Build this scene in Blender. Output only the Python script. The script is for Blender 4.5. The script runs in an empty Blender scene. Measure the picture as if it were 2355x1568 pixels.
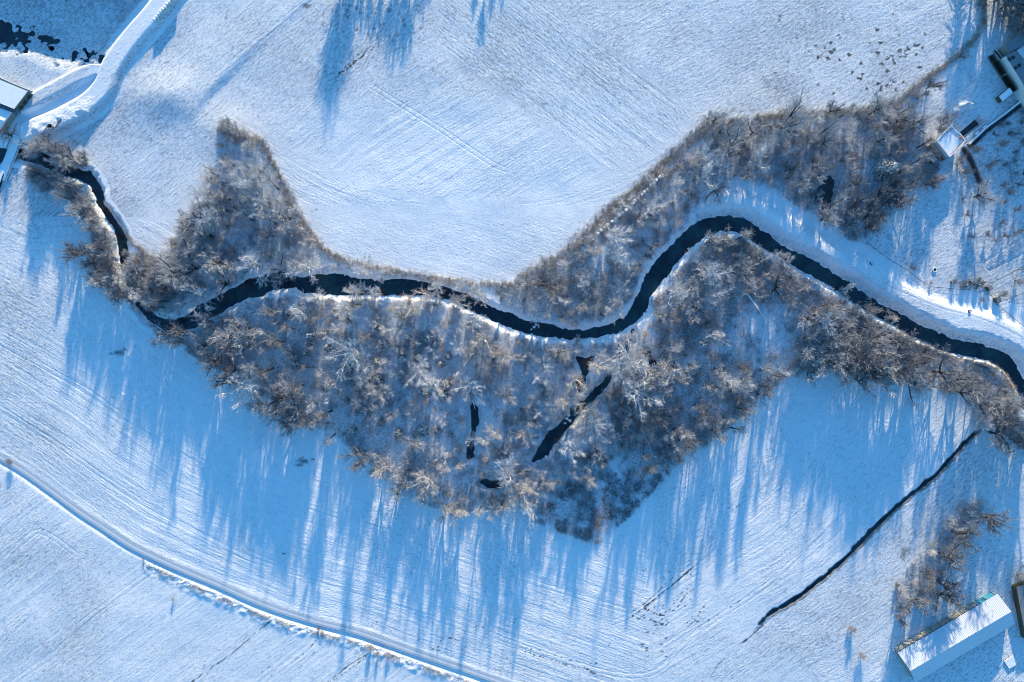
import bpy, math, random
import numpy as np
from mathutils import Vector, Matrix

random.seed(7); rng = np.random.default_rng(7)
R = math.radians
scene = bpy.context.scene
C = scene.collection

# ------------------------------------------------------------------ camera, sky, sun, exposure
S = 0.18                      # metres per plan unit of the survey coordinates used below
CAMH = 282.0
cd = bpy.data.cameras.new("camera"); cam = bpy.data.objects.new("camera", cd); C.objects.link(cam)
cam.location = (0, 0, CAMH); cam.rotation_euler = (0, 0, 0)
cd.sensor_width = 36; cd.lens = 36 * CAMH / (2354 * S); cd.clip_start = 1; cd.clip_end = 8000
scene.camera = cam

SUN_EL = 11.4; TILT = 6.5      # sun stands low beyond the top edge of the frame
w = bpy.data.worlds.new("World"); scene.world = w; w.use_nodes = True
nt = w.node_tree; bg = nt.nodes['Background']
sky = nt.nodes.new('ShaderNodeTexSky'); sky.sky_type = 'NISHITA'; sky.sun_disc = False
sky.sun_elevation = R(SUN_EL); sky.sun_rotation = R(TILT); sky.air_density = 1.6; sky.dust_density = 0.1; sky.ozone_density = 6.0
tint = nt.nodes.new('ShaderNodeMix'); tint.data_type = 'RGBA'; tint.blend_type = 'MULTIPLY'; tint.inputs[0].default_value = 1
tint.inputs[7].default_value = (.88, 1.36, 1.52, 1); nt.links.new(sky.outputs[0], tint.inputs[6]); nt.links.new(tint.outputs[2], bg.inputs[0]); bg.inputs[1].default_value = 0.15
sd = bpy.data.lights.new("sun", 'SUN'); sd.energy = 5.0; sd.angle = R(0.9); sd.color = (1.0, 0.81, 0.54)
so = bpy.data.objects.new("sun", sd); C.objects.link(so)
sv = Vector((math.sin(R(TILT)) * math.cos(R(SUN_EL)), math.cos(R(TILT)) * math.cos(R(SUN_EL)), math.sin(R(SUN_EL))))
so.rotation_euler = sv.to_track_quat('Z', 'Y').to_euler(); so.location = (0, 0, 400)
vs = scene.view_settings; vs.view_transform = 'Standard'; vs.look = 'None'; vs.exposure = 0.82; scene.cycles.filter_width = 0.9; vs.gamma = 1

# ------------------------------------------------------------------ helpers
def V(x, y): return ((x - 1177) * S, (784 - y) * S)
def T(c, r, x, y): return (x * 0.33362 + c * 588.5, y * 0.33362 + r * 523.0)
def VT(c, r, x, y): return V(*T(c, r, x, y))
def up(p, h):                       # ground point below something seen h metres up
    k = 1 - h / CAMH; return (p[0] * k, p[1] * k)

def tag(o, label=None, cat=None, group=None, kind=None):
    if label: o['label'] = label
    if cat: o['category'] = cat
    if group: o['group'] = group
    if kind: o['kind'] = kind
    return o
def empty(name, loc, rz=0, sc=1):
    o = bpy.data.objects.new(name, None); C.objects.link(o); o.location = loc; o.rotation_euler = (0, 0, rz); o.scale = (sc,) * 3
    return o
def mesh_obj(name, verts, faces, mat, parent=None, smooth=False):
    me = bpy.data.meshes.new(name); me.from_pydata(verts, [], faces); me.update()
    if smooth: me.polygons.foreach_set('use_smooth', [True] * len(me.polygons))
    o = bpy.data.objects.new(name, me); C.objects.link(o)
    if mat: me.materials.append(mat)
    if parent: o.parent = parent
    return o
class MB:
    def __init__(s): s.v = []; s.f = []
    def add(s, v, f):
        n = len(s.v); s.v += [tuple(p) for p in v]; s.f += [tuple(n + i for i in q) for q in f]
    def box(s, c, d, rz=0):
        hx, hy, hz = d[0] / 2, d[1] / 2, d[2] / 2; ca, sa = math.cos(rz), math.sin(rz); vv = []
        for z in (-hz, hz):
            for x, y in ((-hx, -hy), (hx, -hy), (hx, hy), (-hx, hy)):
                vv.append((c[0] + x * ca - y * sa, c[1] + x * sa + y * ca, c[2] + z))
        s.add(vv, [(3, 2, 1, 0), (4, 5, 6, 7), (0, 1, 5, 4), (1, 2, 6, 5), (2, 3, 7, 6), (3, 0, 4, 7)])
    def prism(s, pts, z0, z1):
        n = len(pts); a = sum(pts[i][0] * pts[(i + 1) % n][1] - pts[(i + 1) % n][0] * pts[i][1] for i in range(n))
        if a < 0: pts = pts[::-1]
        s.add([(p[0], p[1], z0) for p in pts] + [(p[0], p[1], z1) for p in pts],
              [tuple(range(n))[::-1], tuple(range(n, 2 * n))] + [(i, (i + 1) % n, n + (i + 1) % n, n + i) for i in range(n)])
    def tube(s, pts, rad, k=3):
        n0 = len(s.v); m = len(pts); dprev = None
        for i, p in enumerate(pts):
            d = (pts[min(i + 1, m - 1)] - pts[max(i - 1, 0)]).normalized()
            a = d.orthogonal().normalized() if dprev is None else (a - d * a.dot(d)).normalized()
            dprev = d; b = d.cross(a); r = rad[i]
            for j in range(k):
                t = 6.28318 * j / k; q = p + (a * math.cos(t) + b * math.sin(t)) * r; s.v.append((q.x, q.y, q.z))
        for i in range(m - 1):
            for j in range(k):
                s.f.append((n0 + i * k + j, n0 + i * k + (j + 1) % k, n0 + (i + 1) * k + (j + 1) % k, n0 + (i + 1) * k + j))
        s.f.append(tuple(n0 + (m - 1) * k + j for j in range(k)))
    def build(s, name, mat, parent=None, smooth=False): return mesh_obj(name, s.v, s.f, mat, parent, smooth)

# ------------------------------------------------------------------ numpy noise and distance fields
def vnoise(x, y, seed):
    xi = np.floor(x).astype(np.int64); yi = np.floor(y).astype(np.int64); fx = x - xi; fy = y - yi
    fx = fx * fx * (3 - 2 * fx); fy = fy * fy * (3 - 2 * fy)
    def h(a, b):
        n = (a * 374761393 + b * 668265263 + seed * 1442695041) & 0x7fffffff
        n = ((n ^ (n >> 13)) * 1274126177) & 0x7fffffff
        return ((n ^ (n >> 16)) & 0xffff) / 65535.0
    return (h(xi, yi) * (1 - fx) + h(xi + 1, yi) * fx) * (1 - fy) + (h(xi, yi + 1) * (1 - fx) + h(xi + 1, yi + 1) * fx) * fy
def fbm(x, y, sc, seed, o=4):
    a = 0; t = 0; k = 1.0
    for i in range(o): a = a + k * vnoise(x * 2 ** i / sc, y * 2 ** i / sc, seed + i * 17); t += k; k *= .55
    return a / t
def sst(a, b, x): t = np.clip((x - a) / (b - a), 0, 1); return t * t * (3 - 2 * t)

inner_x = np.linspace(-226, 226, 905); inner_y = np.linspace(-153, 153, 613)
ext = np.array([1.5, 4, 8, 14, 22, 34, 55, 90, 150, 300, 700, 1500, 3000.])
gx = np.concatenate([-226 - ext[::-1], inner_x, 226 + ext]); gy = np.concatenate([-153 - ext[::-1], inner_y, 153 + ext])
X, Y = np.meshgrid(gx, gy); NY, NX = X.shape
VX = X / S + 1177; VY = 784 - Y / S          # survey coordinates of every vertex

def win(pts, m):
    a = np.array(pts); x0, y0 = a.min(0) - m; x1, y1 = a.max(0) + m
    i0, i1 = np.searchsorted(gx, (x0, x1)); j0, j1 = np.searchsorted(gy, (y0, y1)); return slice(j0, j1), slice(i0, i1)
def seg_d(xs, ys, a, b):
    dx, dy = b[0] - a[0], b[1] - a[1]; L = dx * dx + dy * dy + 1e-9
    t = np.clip(((xs - a[0]) * dx + (ys - a[1]) * dy) / L, 0, 1)
    return np.hypot(xs - a[0] - t * dx, ys - a[1] - t * dy)
def line_d(pts, m=12):                          # distance to a polyline, metres
    D = np.full(X.shape, 1e3)
    for a, b in zip(pts[:-1], pts[1:]):
        s = win([a, b], m); D[s] = np.minimum(D[s], seg_d(X[s], Y[s], a, b))
    return D
def line_sd(pts):                               # signed side and along coordinate over the whole sheet
    D = np.full(X.shape, 1e9); Sg = np.zeros(X.shape); A = np.zeros(X.shape); acc = 0
    for a, b in zip(pts[:-1], pts[1:]):
        d = seg_d(X, Y, a, b); dx, dy = b[0] - a[0], b[1] - a[1]; L = math.hypot(dx, dy)
        m = d < D; D[m] = d[m]
        Sg[m] = np.sign(dx * (Y - a[1]) - dy * (X - a[0]))[m]
        A[m] = (acc + ((X - a[0]) * dx + (Y - a[1]) * dy) / L)[m]; acc += L
    return D * Sg, A
def inside(pts, xs=None, ys=None):
    xs = X if xs is None else xs; ys = Y if ys is None else ys
    r = np.zeros(xs.shape, bool); n = len(pts)
    for i in range(n):
        (x0, y0), (x1, y1) = pts[i], pts[(i + 1) % n]
        if y0 == y1: continue
        r ^= ((y0 > ys) != (y1 > ys)) & (xs < (x1 - x0) * (ys - y0) / (y1 - y0) + x0)
    return r
def poly_sd(pts, m=14):                         # >0 outside
    D = line_d(pts + [pts[0]], m); return np.where(inside(pts), -D, D)
def smooth_line(p, n=4):                        # Catmull-Rom
    out = []
    for i in range(len(p) - 1):
        p0 = p[max(i - 1, 0)]; p1 = p[i]; p2 = p[i + 1]; p3 = p[min(i + 2, len(p) - 1)]
        for k in range(n):
            t = k / n
            out.append(tuple(0.5 * (2 * p1[j] + (p2[j] - p0[j]) * t + (2 * p0[j] - 5 * p1[j] + 4 * p2[j] - p3[j]) * t * t + (3 * p1[j] - p0[j] - 3 * p2[j] + p3[j]) * t ** 3) for j in (0, 1)))
    return out + [p[-1]]
def W(l): return [V(*p) for p in l]

# ------------------------------------------------------------------ the lie of the land
riv_up = [(-80, 300), (-10, 336), (20, 341), (50, 338), (85, 345), (120, 362), (165, 385), (200, 392), (220, 415), (232, 440), (234, 465), (256, 495), (272, 520), (286, 545), (292, 600), (306, 650), (328, 690), (352, 722), (372, 733), (415, 728), (440, 708), (468, 692), (520, 668), (558, 645), (588, 634), (612, 626), (648, 624), (668, 634), (768, 628), (800, 634), (842, 640), (875, 643), (942, 641), (982, 651), (1015, 655), (1065, 673), (1109, 693), (1142, 710), (1177, 720), (1210, 736), (1260, 743), (1290, 755), (1324, 758), (1364, 753), (1410, 743), (1444, 720), (1464, 683), (1477, 653), (1497, 613), (1521, 586), (1557, 553), (1580, 526), (1597, 513), (1627, 500), (1661, 495), (1711, 500), (1744, 520), (1770, 537), (1799, 560), (1832, 576), (1876, 596), (1919, 626), (1966, 653), (2006, 683), (2066, 716), (2099, 736), (2159, 763), (2199, 780), (2232, 785), (2266, 793), (2313, 810), (2333, 826), (2354, 857), (2400, 950), (2420, 1100)]
riv_lo = [(-80, 345), (-10, 372), (20, 362), (50, 366), (85, 378), (110, 390), (150, 404), (175, 412), (205, 430), (214, 462), (232, 492), (252, 520), (264, 548), (270, 600), (284, 650), (305, 700), (340, 738), (366, 756), (402, 768), (440, 752), (470, 737), (510, 715), (545, 695), (575, 684), (600, 680), (628, 668), (672, 660), (698, 673), (762, 678), (822, 678), (968, 678), (1009, 686), (1055, 696), (1072, 710), (1109, 723), (1139, 740), (1177, 757), (1227, 770), (1277, 776), (1310, 780), (1360, 778), (1410, 770), (1444, 753), (1470, 733), (1490, 716), (1497, 683), (1517, 656), (1544, 620), (1574, 586), (1607, 556), (1644, 536), (1677, 530), (1711, 540), (1737, 556), (1765, 573), (1832, 613), (1899, 650), (1926, 666), (1972, 700), (2026, 730), (2059, 750), (2099, 773), (2132, 786), (2159, 800), (2209, 816), (2259, 826), (2292, 836), (2313, 853), (2333, 880), (2349, 917), (2380, 1000), (2395, 1110)]
river_poly = W(smooth_line(riv_up, 2)) + W(smooth_line(riv_lo, 2))[::-1]
creek = [(1456, 757, 2.5), (1452, 785, 4), (1437, 805, 4), (1418, 818, 3), (1410, 840, 4), (1397, 880, 6), (1375, 900, 11), (1355, 920, 8), (1328, 940, 13), (1302, 975, 10), (1272, 1005, 15), (1246, 1040, 13), (1222, 1066, 5)]
def ribbon(l):
    a, b = [], []
    for i, (x, y, wd) in enumerate(l):
        x0, y0, _ = l[max(i - 1, 0)]; x1, y1, _ = l[min(i + 1, len(l) - 1)]; L = math.hypot(x1 - x0, y1 - y0)
        nx, ny = -(y1 - y0) / L, (x1 - x0) / L; a.append((x + nx * wd, y + ny * wd)); b.append((x - nx * wd, y - ny * wd))
    return W(a + b[::-1])
creek_poly = ribbon(creek)
ponds = {
 'shaded pool under the left part of the creek wood': [(1322, 815), (1345, 822), (1373, 815), (1366, 832), (1356, 850), (1348, 880), (1330, 900), (1322, 880), (1338, 855), (1330, 835)],
 'small dark pool beside the big leaning tree': [(1484, 806), (1497, 808), (1518, 845), (1515, 858), (1500, 845)],
 'narrow pool between fallen stems in the middle of the wood': [(1084, 925), (1100, 940), (1102, 972), (1090, 1005), (1088, 1050), (1074, 1068), (1070, 1030), (1082, 990), (1080, 950)],
 'dark pool at the southern tip of the wood': [(1100, 1112), (1112, 1103), (1135, 1106), (1165, 1104), (1172, 1116), (1150, 1126), (1118, 1124)],
 'long dark pool in the northern wood beside a fallen white birch': [(1896, 408), (1912, 404), (1924, 414), (1918, 440), (1912, 467), (1921, 505), (1915, 512), (1892, 500), (1880, 470), (1877, 445)],
}
wet = [[(-20, 35), (20, 42), (45, 60), (78, 66), (110, 80), (143, 92), (147, 106), (132, 116), (100, 98), (70, 92), (62, 104), (50, 116), (35, 100), (12, 110), (-20, 95)],
       [(112, 112), (130, 122), (160, 140), (155, 128), (160, 112), (180, 112), (186, 120), (168, 133), (160, 141), (140, 134)],
       [(195, 118), (208, 113), (222, 124), (243, 128), (240, 138), (222, 141), (204, 132)],
       [(190, 142), (203, 136), (208, 146), (198, 150)]]

D_riv = poly_sd(river_poly, 16)
D_small = np.full(X.shape, 1e3)
for p in [creek_poly] + [W(q) for q in ponds.values()] + [W(q) for q in wet]: D_small = np.minimum(D_small, poly_sd(p, 8))

levee = W(smooth_line([(1600, 478), (1640, 474), (1690, 470), (1735, 484), (1775, 512), (1815, 538), (1870, 572), (1932, 607), (1999, 641), (2066, 676), (2132, 709), (2199, 730), (2266, 747), (2325, 772), (2350, 800), (2385, 850), (2420, 950)], 3))
D_lev, A_lev = line_sd(levee)                   # <0 on the river side
road_v = smooth_line([(-200, 935), (-60, 1012), (0, 1050), (60, 1086), (133, 1139), (187, 1179), (233, 1209), (300, 1253), (367, 1286), (434, 1316), (500, 1343), (588, 1382), (655, 1407), (731, 1430), (822, 1453), (889, 1476), (955, 1500), (1022, 1523), (1089, 1546), (1155, 1569), (1300, 1620), (1700, 1760)], 3)
D_road, A_road = line_sd(W(road_v))
ditch_v = [(2500, 760), (2249, 990), (2224, 1015), (2190, 1052), (2150, 1095), (2090, 1143), (2020, 1205), (1960, 1270), (1900, 1323), (1840, 1370), (1765, 1415), (1740, 1440), (1703, 1475), (1600, 1568), (1450, 1700)]
D_dit, A_dit = line_sd(W(ditch_v)); D_dit = -D_dit
D_ditch = line_d(W(ditch_v[1:-2]), 8)
track_v = smooth_line([(420, -60), (378, 0), (345, 40), (305, 85), (272, 130), (252, 165), (238, 200), (205, 235), (160, 262), (110, 285), (70, 300)], 3)
D_trk, A_trk = line_sd(W(track_v))
branch_v = [(60, 245), (90, 226), (130, 205), (175, 180), (225, 160), (262, 140)]
D_brn = line_d(W(branch_v), 12)
scarp = W([(760, -45), (712, 0), (650, 58), (588, 113), (535, 165), (484, 217), (450, 262), (417, 300), (385, 345), (367, 367)])
D_scr, A_scr = line_sd(scarp)

n1 = fbm(X, Y, 9, 3); n2 = fbm(X, Y, 3, 11); n3 = fbm(X, Y, 40, 5)
Z = (n3 - .5) * 1.2 + (fbm(X, Y, 14, 23) - .5) * .35
far = np.maximum(np.abs(X) - 240, np.abs(Y) - 165)
Z *= np.clip(1 - far / 200, 0, 1) * 1.0
# levee: crest flat 3 m wide, steep to the river, gentle to the land
onl = (VX > 1590) & (A_lev > 0)
lev = np.where(D_lev < 0, 1.5 - 0.0 * D_lev, 1.5)
lev = 1.9 * np.where(D_lev < 0, 1.0, 1 - sst(2.0, 7.5, D_lev))
Z = np.where(onl & (np.abs(D_lev) < 20), Z * sst(6, 20, np.abs(D_lev)), Z)
lev *= onl * sst(1600, 1680, VX) * np.where(D_lev < -16, 0, 1)
# rivers and pools
bankw = np.where((D_lev < 0) & onl & (D_lev > -12), 4.8, 1.2 + 2.2 * n1)
n0 = fbm(X, Y, 1.4, 19, 2); dr = D_riv + (n2 - .5) * 1.5 + (n0 - .5) * 1.2
cut = np.where(dr > 0, sst(0, 1, dr / bankw), 0)
lower = (D_lev < -1.5)                       # only the far bank of the leveed reach
Z = Z + np.where((D_lev < 0) & (D_riv > 9), 0, lev) * np.where((D_lev < -3) & (D_riv < 0), 0, 1)
WL = -1.9
Z = np.where(dr > 0, WL + 0.03 + (Z - WL) * cut, WL - .7 * sst(0, 1.2, -dr))
iswet = (VX < 260) & (VY < 160)
ds = D_small + (n2 - .5) * np.where(iswet, 8, 2.2) + np.where(iswet, (fbm(X, Y, 1.6, 29, 2) - .5) * 7 + .9, 0)
Z = np.where(iswet, Z - 0.0, Z)
cs = np.where(ds > 0, sst(0, 1.8, ds), 0)
Z = np.where(ds < 5, np.where(ds > 0, WL + .03 + (Z - WL) * cs, WL - .5 * sst(0, .8, -ds)), Z)
# old pit in the top left corner: everything left of the track sinks, off-frame rim rises
pitp = W([(-300, -300), (345, -300), (340, -10), (300, 45), (262, 95), (236, 140), (200, 160), (120, 150), (60, 120), (-300, 110)])
D_pit = poly_sd(pitp, 40)
Z = np.where((D_pit < 3) & (ds > 2), Z + (-1.74 + .12 * (n1 - .5) - Z) * sst(3, -6, D_pit), Z)
Z = np.where(iswet & (ds < 2), np.where(ds > 0, np.minimum(Z, WL + .03 + .2 * ds), WL - .4 * sst(0, .6, -ds)), Z)
rim = sst(-18, -60, VY) * sst(380, 300, VX) * sst(-500, -200, VX)
Z = Z + rim * 7.5
# raised farm track top left, its branch, the spoil bank below it
tm = sst(-3, 6, A_trk)
tr_h = 1.9 * np.where(D_trk > 0, 1 - sst(3.0, 7.0, D_trk), 1 - sst(2.6, 5.0, -D_trk)) * (VX < 440)
Z = np.maximum(Z, np.where(tr_h > 0.02, tr_h + (n2 - .5) * .25 * sst(1.5, 4, np.abs(D_trk)), -9))
br_h = 1.5 * (1 - sst(2.0, 4.0, D_brn)) * (VY > 150)
Z = np.maximum(Z, np.where(br_h > .02, br_h, -9))
# field terrace scarp, swell in the left field, ditch, road
Z += .85 * sst(2.2, -2.2, D_scr) * (1 - sst(0, 30, np.abs(D_scr))) * sst(0, 12, A_scr) * (.35 + .65 * np.exp(-((A_scr - 66) / 20) ** 2)) * sst(96, 70, A_scr)
Z += 1.9 * np.exp(-(((VX - 385) / 75) ** 2 + ((VY - 222) / 55) ** 2))
Z += 1.1 * np.exp(-(((VX - 510) / 60) ** 2 + ((VY - 300) / 50) ** 2))
dd = D_ditch + (n2 - .5) * 1.3 + (n0 - .5) * .8 + 2.2 * sst(1775, 1700, VX)
Z -= 1.3 * (1 - sst(0.2, 1.25, dd))
aroad = np.abs(D_road)
Z = np.where(aroad < 5, Z * sst(1.2, 5, aroad) + .06 * (1 - sst(1.3, 2.4, aroad)), Z)
Z -= np.where((D_road < 0), .38 * np.exp(-((D_road + 2.5) / .6) ** 2), 0)
Z += np.where((D_road > 0), .10 * np.exp(-((D_road - 2.1) / .45) ** 2), 0) * (.6 + .8 * n2)
sn = sst(190, 220, np.clip(A_road, 0, 400))       # snowy brush bank below the road, right part
vergem = (D_road < -3.2) & (D_road > -8.5) & (VX > 330)
Z += np.where(vergem, (fbm(X, Y, 1.6, 71, 3) - .35) * 1.3 * np.exp(-((D_road + 5.6) / 1.8) ** 2), 0)
# spoil heap / rubble around (150,290)
heap = poly_sd(W([(75, 285), (130, 268), (180, 245), (215, 232), (222, 262), (205, 295), (190, 320), (150, 335), (95, 325), (70, 305)]), 10)
Z = np.where(heap < 2, Z + sst(2, -3, heap) * (.5 + 1.6 * (fbm(X, Y, 3.0, 91, 3) - .4)), Z)
# snow pile at the farm and sunken drive
pr = .45 + 1.1 * fbm(X, Y, 2.2, 131, 3)
for px_, py_, rx_, ry_, h_ in ((2220, 241, 11, 6, 2.4), (2208, 247, 9, 6, 2.2), (2199, 257, 7, 7, 1.8), (2229, 246, 6, 5, 1.8)): Z += h_ * pr * np.exp(-(((VX - px_) / rx_) ** 2 + ((VY - py_) / ry_) ** 2) ** 1.3)
drive = poly_sd(W([(2203.5, 308), (2252, 267), (2262, 281), (2213, 319)]), 6)
Z = np.where(drive < .6, Z - 2.6 * sst(.6, -.1, drive), Z)
# kitchen-garden plot with spade ridges
plot = poly_sd(W([(2262, 604), (2354, 545), (2420, 505), (2440, 540), (2272, 624)]), 6)
Z = np.where(plot < .5, Z + .16 * np.sin(((X * .52 + Y * .85)) * 5.2) * (plot < 0) - .2 * np.exp(-(plot / .5) ** 2), Z)
ground_h = Z.copy()
def hz(x, y):
    i = int(np.clip(np.searchsorted(gx, x) - 1, 0, NX - 2)); j = int(np.clip(np.searchsorted(gy, y) - 1, 0, NY - 2))
    fx = (x - gx[i]) / (gx[i + 1] - gx[i]); fy = (y - gy[j]) / (gy[j + 1] - gy[j])
    return float((Z[j, i] * (1 - fx) + Z[j, i + 1] * fx) * (1 - fy) + (Z[j + 1, i] * (1 - fx) + Z[j + 1, i + 1] * fx) * fy)

# ------------------------------------------------------------------ surface cover masks
z_left = [(60, 335), (150, 345), (205, 400), (225, 470), (270, 530), (300, 580), (360, 610), (400, 690), (372, 752), (330, 735), (290, 690), (262, 672), (215, 640), (215, 600), (205, 560), (205, 520), (175, 470), (130, 440), (90, 415), (62, 390)]
z_copse = [(500, 292), (528, 287), (598, 318), (625, 370), (655, 430), (690, 500), (745, 572), (800, 602), (850, 612), (960, 630), (1100, 660), (1130, 700), (1000, 652), (880, 643), (770, 628), (660, 622), (580, 634), (500, 672), (440, 705), (400, 730), (360, 715), (320, 640), (310, 590), (362, 585), (420, 520), (470, 440), (512, 380)]
z_main = [(412, 770), (470, 738), (560, 690), (700, 680), (960, 690), (1060, 706), (1150, 757), (1250, 790), (1400, 790), (1450, 765), (1500, 740), (1515, 800), (1440, 900), (1400, 960), (1330, 1040), (1300, 1110), (1225, 1165), (1175, 1165), (1050, 1185), (950, 1150), (870, 1090), (770, 1000), (650, 950), (540, 880), (460, 830), (405, 790)]
z_right = [(1500, 740), (1500, 690), (1580, 590), (1640, 545), (1690, 540), (1760, 580), (1900, 660), (2050, 755), (2130, 800), (2260, 840), (2315, 880), (2340, 960), (2360, 1050), (2300, 1000), (2235, 985), (2235, 930), (2200, 905), (2100, 890), (1990, 880), (1850, 855), (1790, 880), (1740, 930), (1680, 985), (1600, 1040), (1530, 1090), (1400, 1085), (1300, 1110), (1330, 1040), (1440, 900), (1515, 800)]
z_tip = [(1218, 1180), (1290, 1110), (1400, 1080), (1500, 1080), (1530, 1098), (1450, 1185), (1372, 1252), (1300, 1228), (1225, 1196)]
z_north = [(1150, 660), (1200, 640), (1290, 590), (1340, 545), (1400, 480), (1480, 420), (1560, 345), (1640, 275), (1740, 265), (1880, 255), (1990, 250), (2060, 240), (2110, 200), (2140, 210), (2090, 270), (2130, 330), (2160, 380), (2150, 420), (2100, 440), (2050, 490), (2000, 540), (1960, 560), (1900, 515), (1840, 480), (1760, 430), (1690, 415), (1620, 450), (1590, 500), (1540, 555), (1500, 590), (1470, 640), (1450, 690), (1400, 735), (1330, 750), (1270, 738), (1200, 722), (1150, 700)]
z_rhedge = [(2205, 1150), (2270, 1145), (2280, 1180), (2240, 1215), (2200, 1290), (2140, 1370), (2090, 1400), (2045, 1400), (2060, 1340), (2120, 1260), (2180, 1190)]
zones = {k: W(v) for k, v in dict(left=z_left, copse=z_copse, main=z_main, right=z_right, tip=z_tip, north=z_north, rhedge=z_rhedge).items()}
brush = np.zeros(X.shape)
amt = dict(left=.8, copse=.5, main=.55, right=.75, tip=.5, north=.65, rhedge=.5)
for k, p in zones.items():
    sdp = poly_sd(p, 10); brush = np.maximum(brush, amt[k] * sst(1.5, -2.5, sdp + (n1 - .5) * 5))
brush *= .45 + .9 * fbm(X, Y, 12, 41, 3)
clear = 1 - .8 * np.exp(-(((VX - 1770) / 70) ** 2 + ((VY - 760) / 75) ** 2)) - .75 * np.exp(-(((VX - 1415) / 35) ** 2 + ((VY - 1090) / 45) ** 2)) - .5 * np.exp(-(((VX - 1740) / 40) ** 2 + ((VY - 740) / 30) ** 2))
brush *= np.clip(clear, .05, 1) * (1 - .55 * np.exp(-((line_d(W([(1500, 905), (1560, 850), (1640, 800), (1730, 790), (1800, 780)]), 9)) / 3.0) ** 2))
brush = np.where(D_riv < .3, 0, brush)
# dark fringe of stalks at the foot of the leveed bank
brush = np.maximum(brush, ((D_riv > 0) & (D_riv < 3.6) & onl & (D_lev < 0) & (D_lev > -14)) * (.55 - .1 * D_riv))
brush = np.maximum(brush, .55 * np.exp(-((D_trk - 5.2) / 1.6) ** 2) * (VX < 440))
brush = np.maximum(brush, .5 * sst(2, -3, D_pit) * (fbm(X, Y, 8, 77) > .42))
brush = np.maximum(brush, .8 * vergem * np.exp(-((D_road + 4.6) / 1.1) ** 2) * (n2 > .42))
brush = np.maximum(brush, 1.6 * sst(1.5, .8, dd))

soil_dim = .16 + .22 * sst(.40, .7, n3)
sp1 = poly_sd(W([(800, -40), (1225, -40), (1254, 0), (1600, 258), (1560, 400), (1350, 520), (1200, 420), (1135, 310), (1018, 257), (900, 170), (790, 60)]), 60)
soil_dim = np.where(VY < 700, np.maximum(soil_dim, sst(6, -9, sp1) * .62 * (.30 + .55 * np.exp(-(np.maximum(0, (VX * .6 + 60 - VY)) / 999)) * 0 + .35 * sst(300, 0, VY) + .25 * n3)), soil_dim)
soil_dim = np.maximum(soil_dim, .35 * np.exp(-(((VX - 350) / 70) ** 2 + ((VY - 280) / 50) ** 2)))
soil_dim = np.maximum(soil_dim, .30 * sst(1.6, 0, D_riv - 9) * 0)
lowl = (D_road > 3) & (VX < 1500) & (VY > 500)
soil_dim = np.where(lowl, np.maximum(soil_dim, .14 + .14 * n1), soil_dim)
below = D_road < -9
soil_dim = np.where(below, .28, soil_dim); soil_dim = np.where(lowl, soil_dim + .10 * sst(300, 0, VX), soil_dim)
bowl = np.exp(-(((VX - 1000) / 420) ** 2 + ((VY - 500) / 190) ** 2))  # bright middle of the big field, put into the snow colour
thin = np.where(VY < 700, .46 - .42 * bowl, .34)  # thin snow, plus outer fields darkened in colour as light falloff to the edges
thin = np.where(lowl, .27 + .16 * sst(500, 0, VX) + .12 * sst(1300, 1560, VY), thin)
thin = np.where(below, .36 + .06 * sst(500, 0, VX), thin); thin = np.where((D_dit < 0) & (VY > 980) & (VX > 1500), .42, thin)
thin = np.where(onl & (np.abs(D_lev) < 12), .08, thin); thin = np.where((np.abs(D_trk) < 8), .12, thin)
soil_dim = np.maximum(soil_dim, thin * (.75 + .5 * fbm(X, Y, 18, 161, 3)))
strip_soil = np.abs(line_d(W([(1350, 560), (1400, 490), (1480, 425), (1560, 350), (1640, 285)]), 9))
soil_dim = np.maximum(soil_dim, .65 * sst(8, 1, strip_soil) * n1 * 1.5)
def blob(x, y, r, a=1.0, ry=None, jag=.6):
    global soil_dim
    ry = ry or r; s = win([V(x - r * 2, y - ry * 2), V(x + r * 2, y + ry * 2)], 1)
    d = np.hypot((VX[s] - x) / r, (VY[s] - y) / ry) + (n2[s] - .5) * 2 * jag
    soil_dim[s] = np.maximum(soil_dim[s], a * sst(1.15, .55, d) * 2.0)
rr = random.Random(3)
for c, r, x, y, sz in ((3,0,530,130,20),(3,0,400,350,25),(3,0,440,360,24),(3,0,350,390,20),(3,0,410,400,16),(3,0,560,380,24),(3,0,500,415,12),(3,0,640,435,20),(3,0,910,350,30),(3,0,940,385,28),(3,0,960,330,20),(3,0,1020,310,26),(3,0,1060,330,14),(3,0,840,400,28),(3,0,860,430,18),(3,0,785,450,16),(3,0,820,490,18),(3,0,645,515,16),(3,0,580,495,14),(3,0,1180,310,22),(3,0,1140,330,16),(3,0,910,250,18),(3,0,855,570,26),(3,0,765,580,26),(3,0,780,620,18),(3,0,930,565,14),(3,0,880,620,14),(3,0,820,595,10),(3,0,340,320,20),(3,0,280,350,16),(3,0,430,300,16),(3,0,490,250,14),(3,0,200,260,12),(3,0,250,180,8),(3,0,85,110,8),(3,0,80,140,8),(3,0,140,430,10),(3,0,95,455,8),(3,0,48,500,10),(3,0,745,210,10),(3,0,345,580,8),(3,0,450,645,8),(3,0,680,610,12),(3,0,740,650,10),(3,0,630,545,14),(3,0,860,95,10),(3,0,700,295,10),(3,0,770,295,12),(3,0,1080,235,10),(3,0,1050,465,12),(3,0,1020,375,14),(3,0,755,370,12)):
    for k in range(max(2, int(sz / 4))):
        a = T(c, r, x + rr.gauss(0, sz * .5), y + rr.gauss(0, sz * .35)); blob(a[0], a[1], 1.6 + rr.random() * 2.0, 1.0, 1.5 + rr.random() * 1.5, .9)
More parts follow.
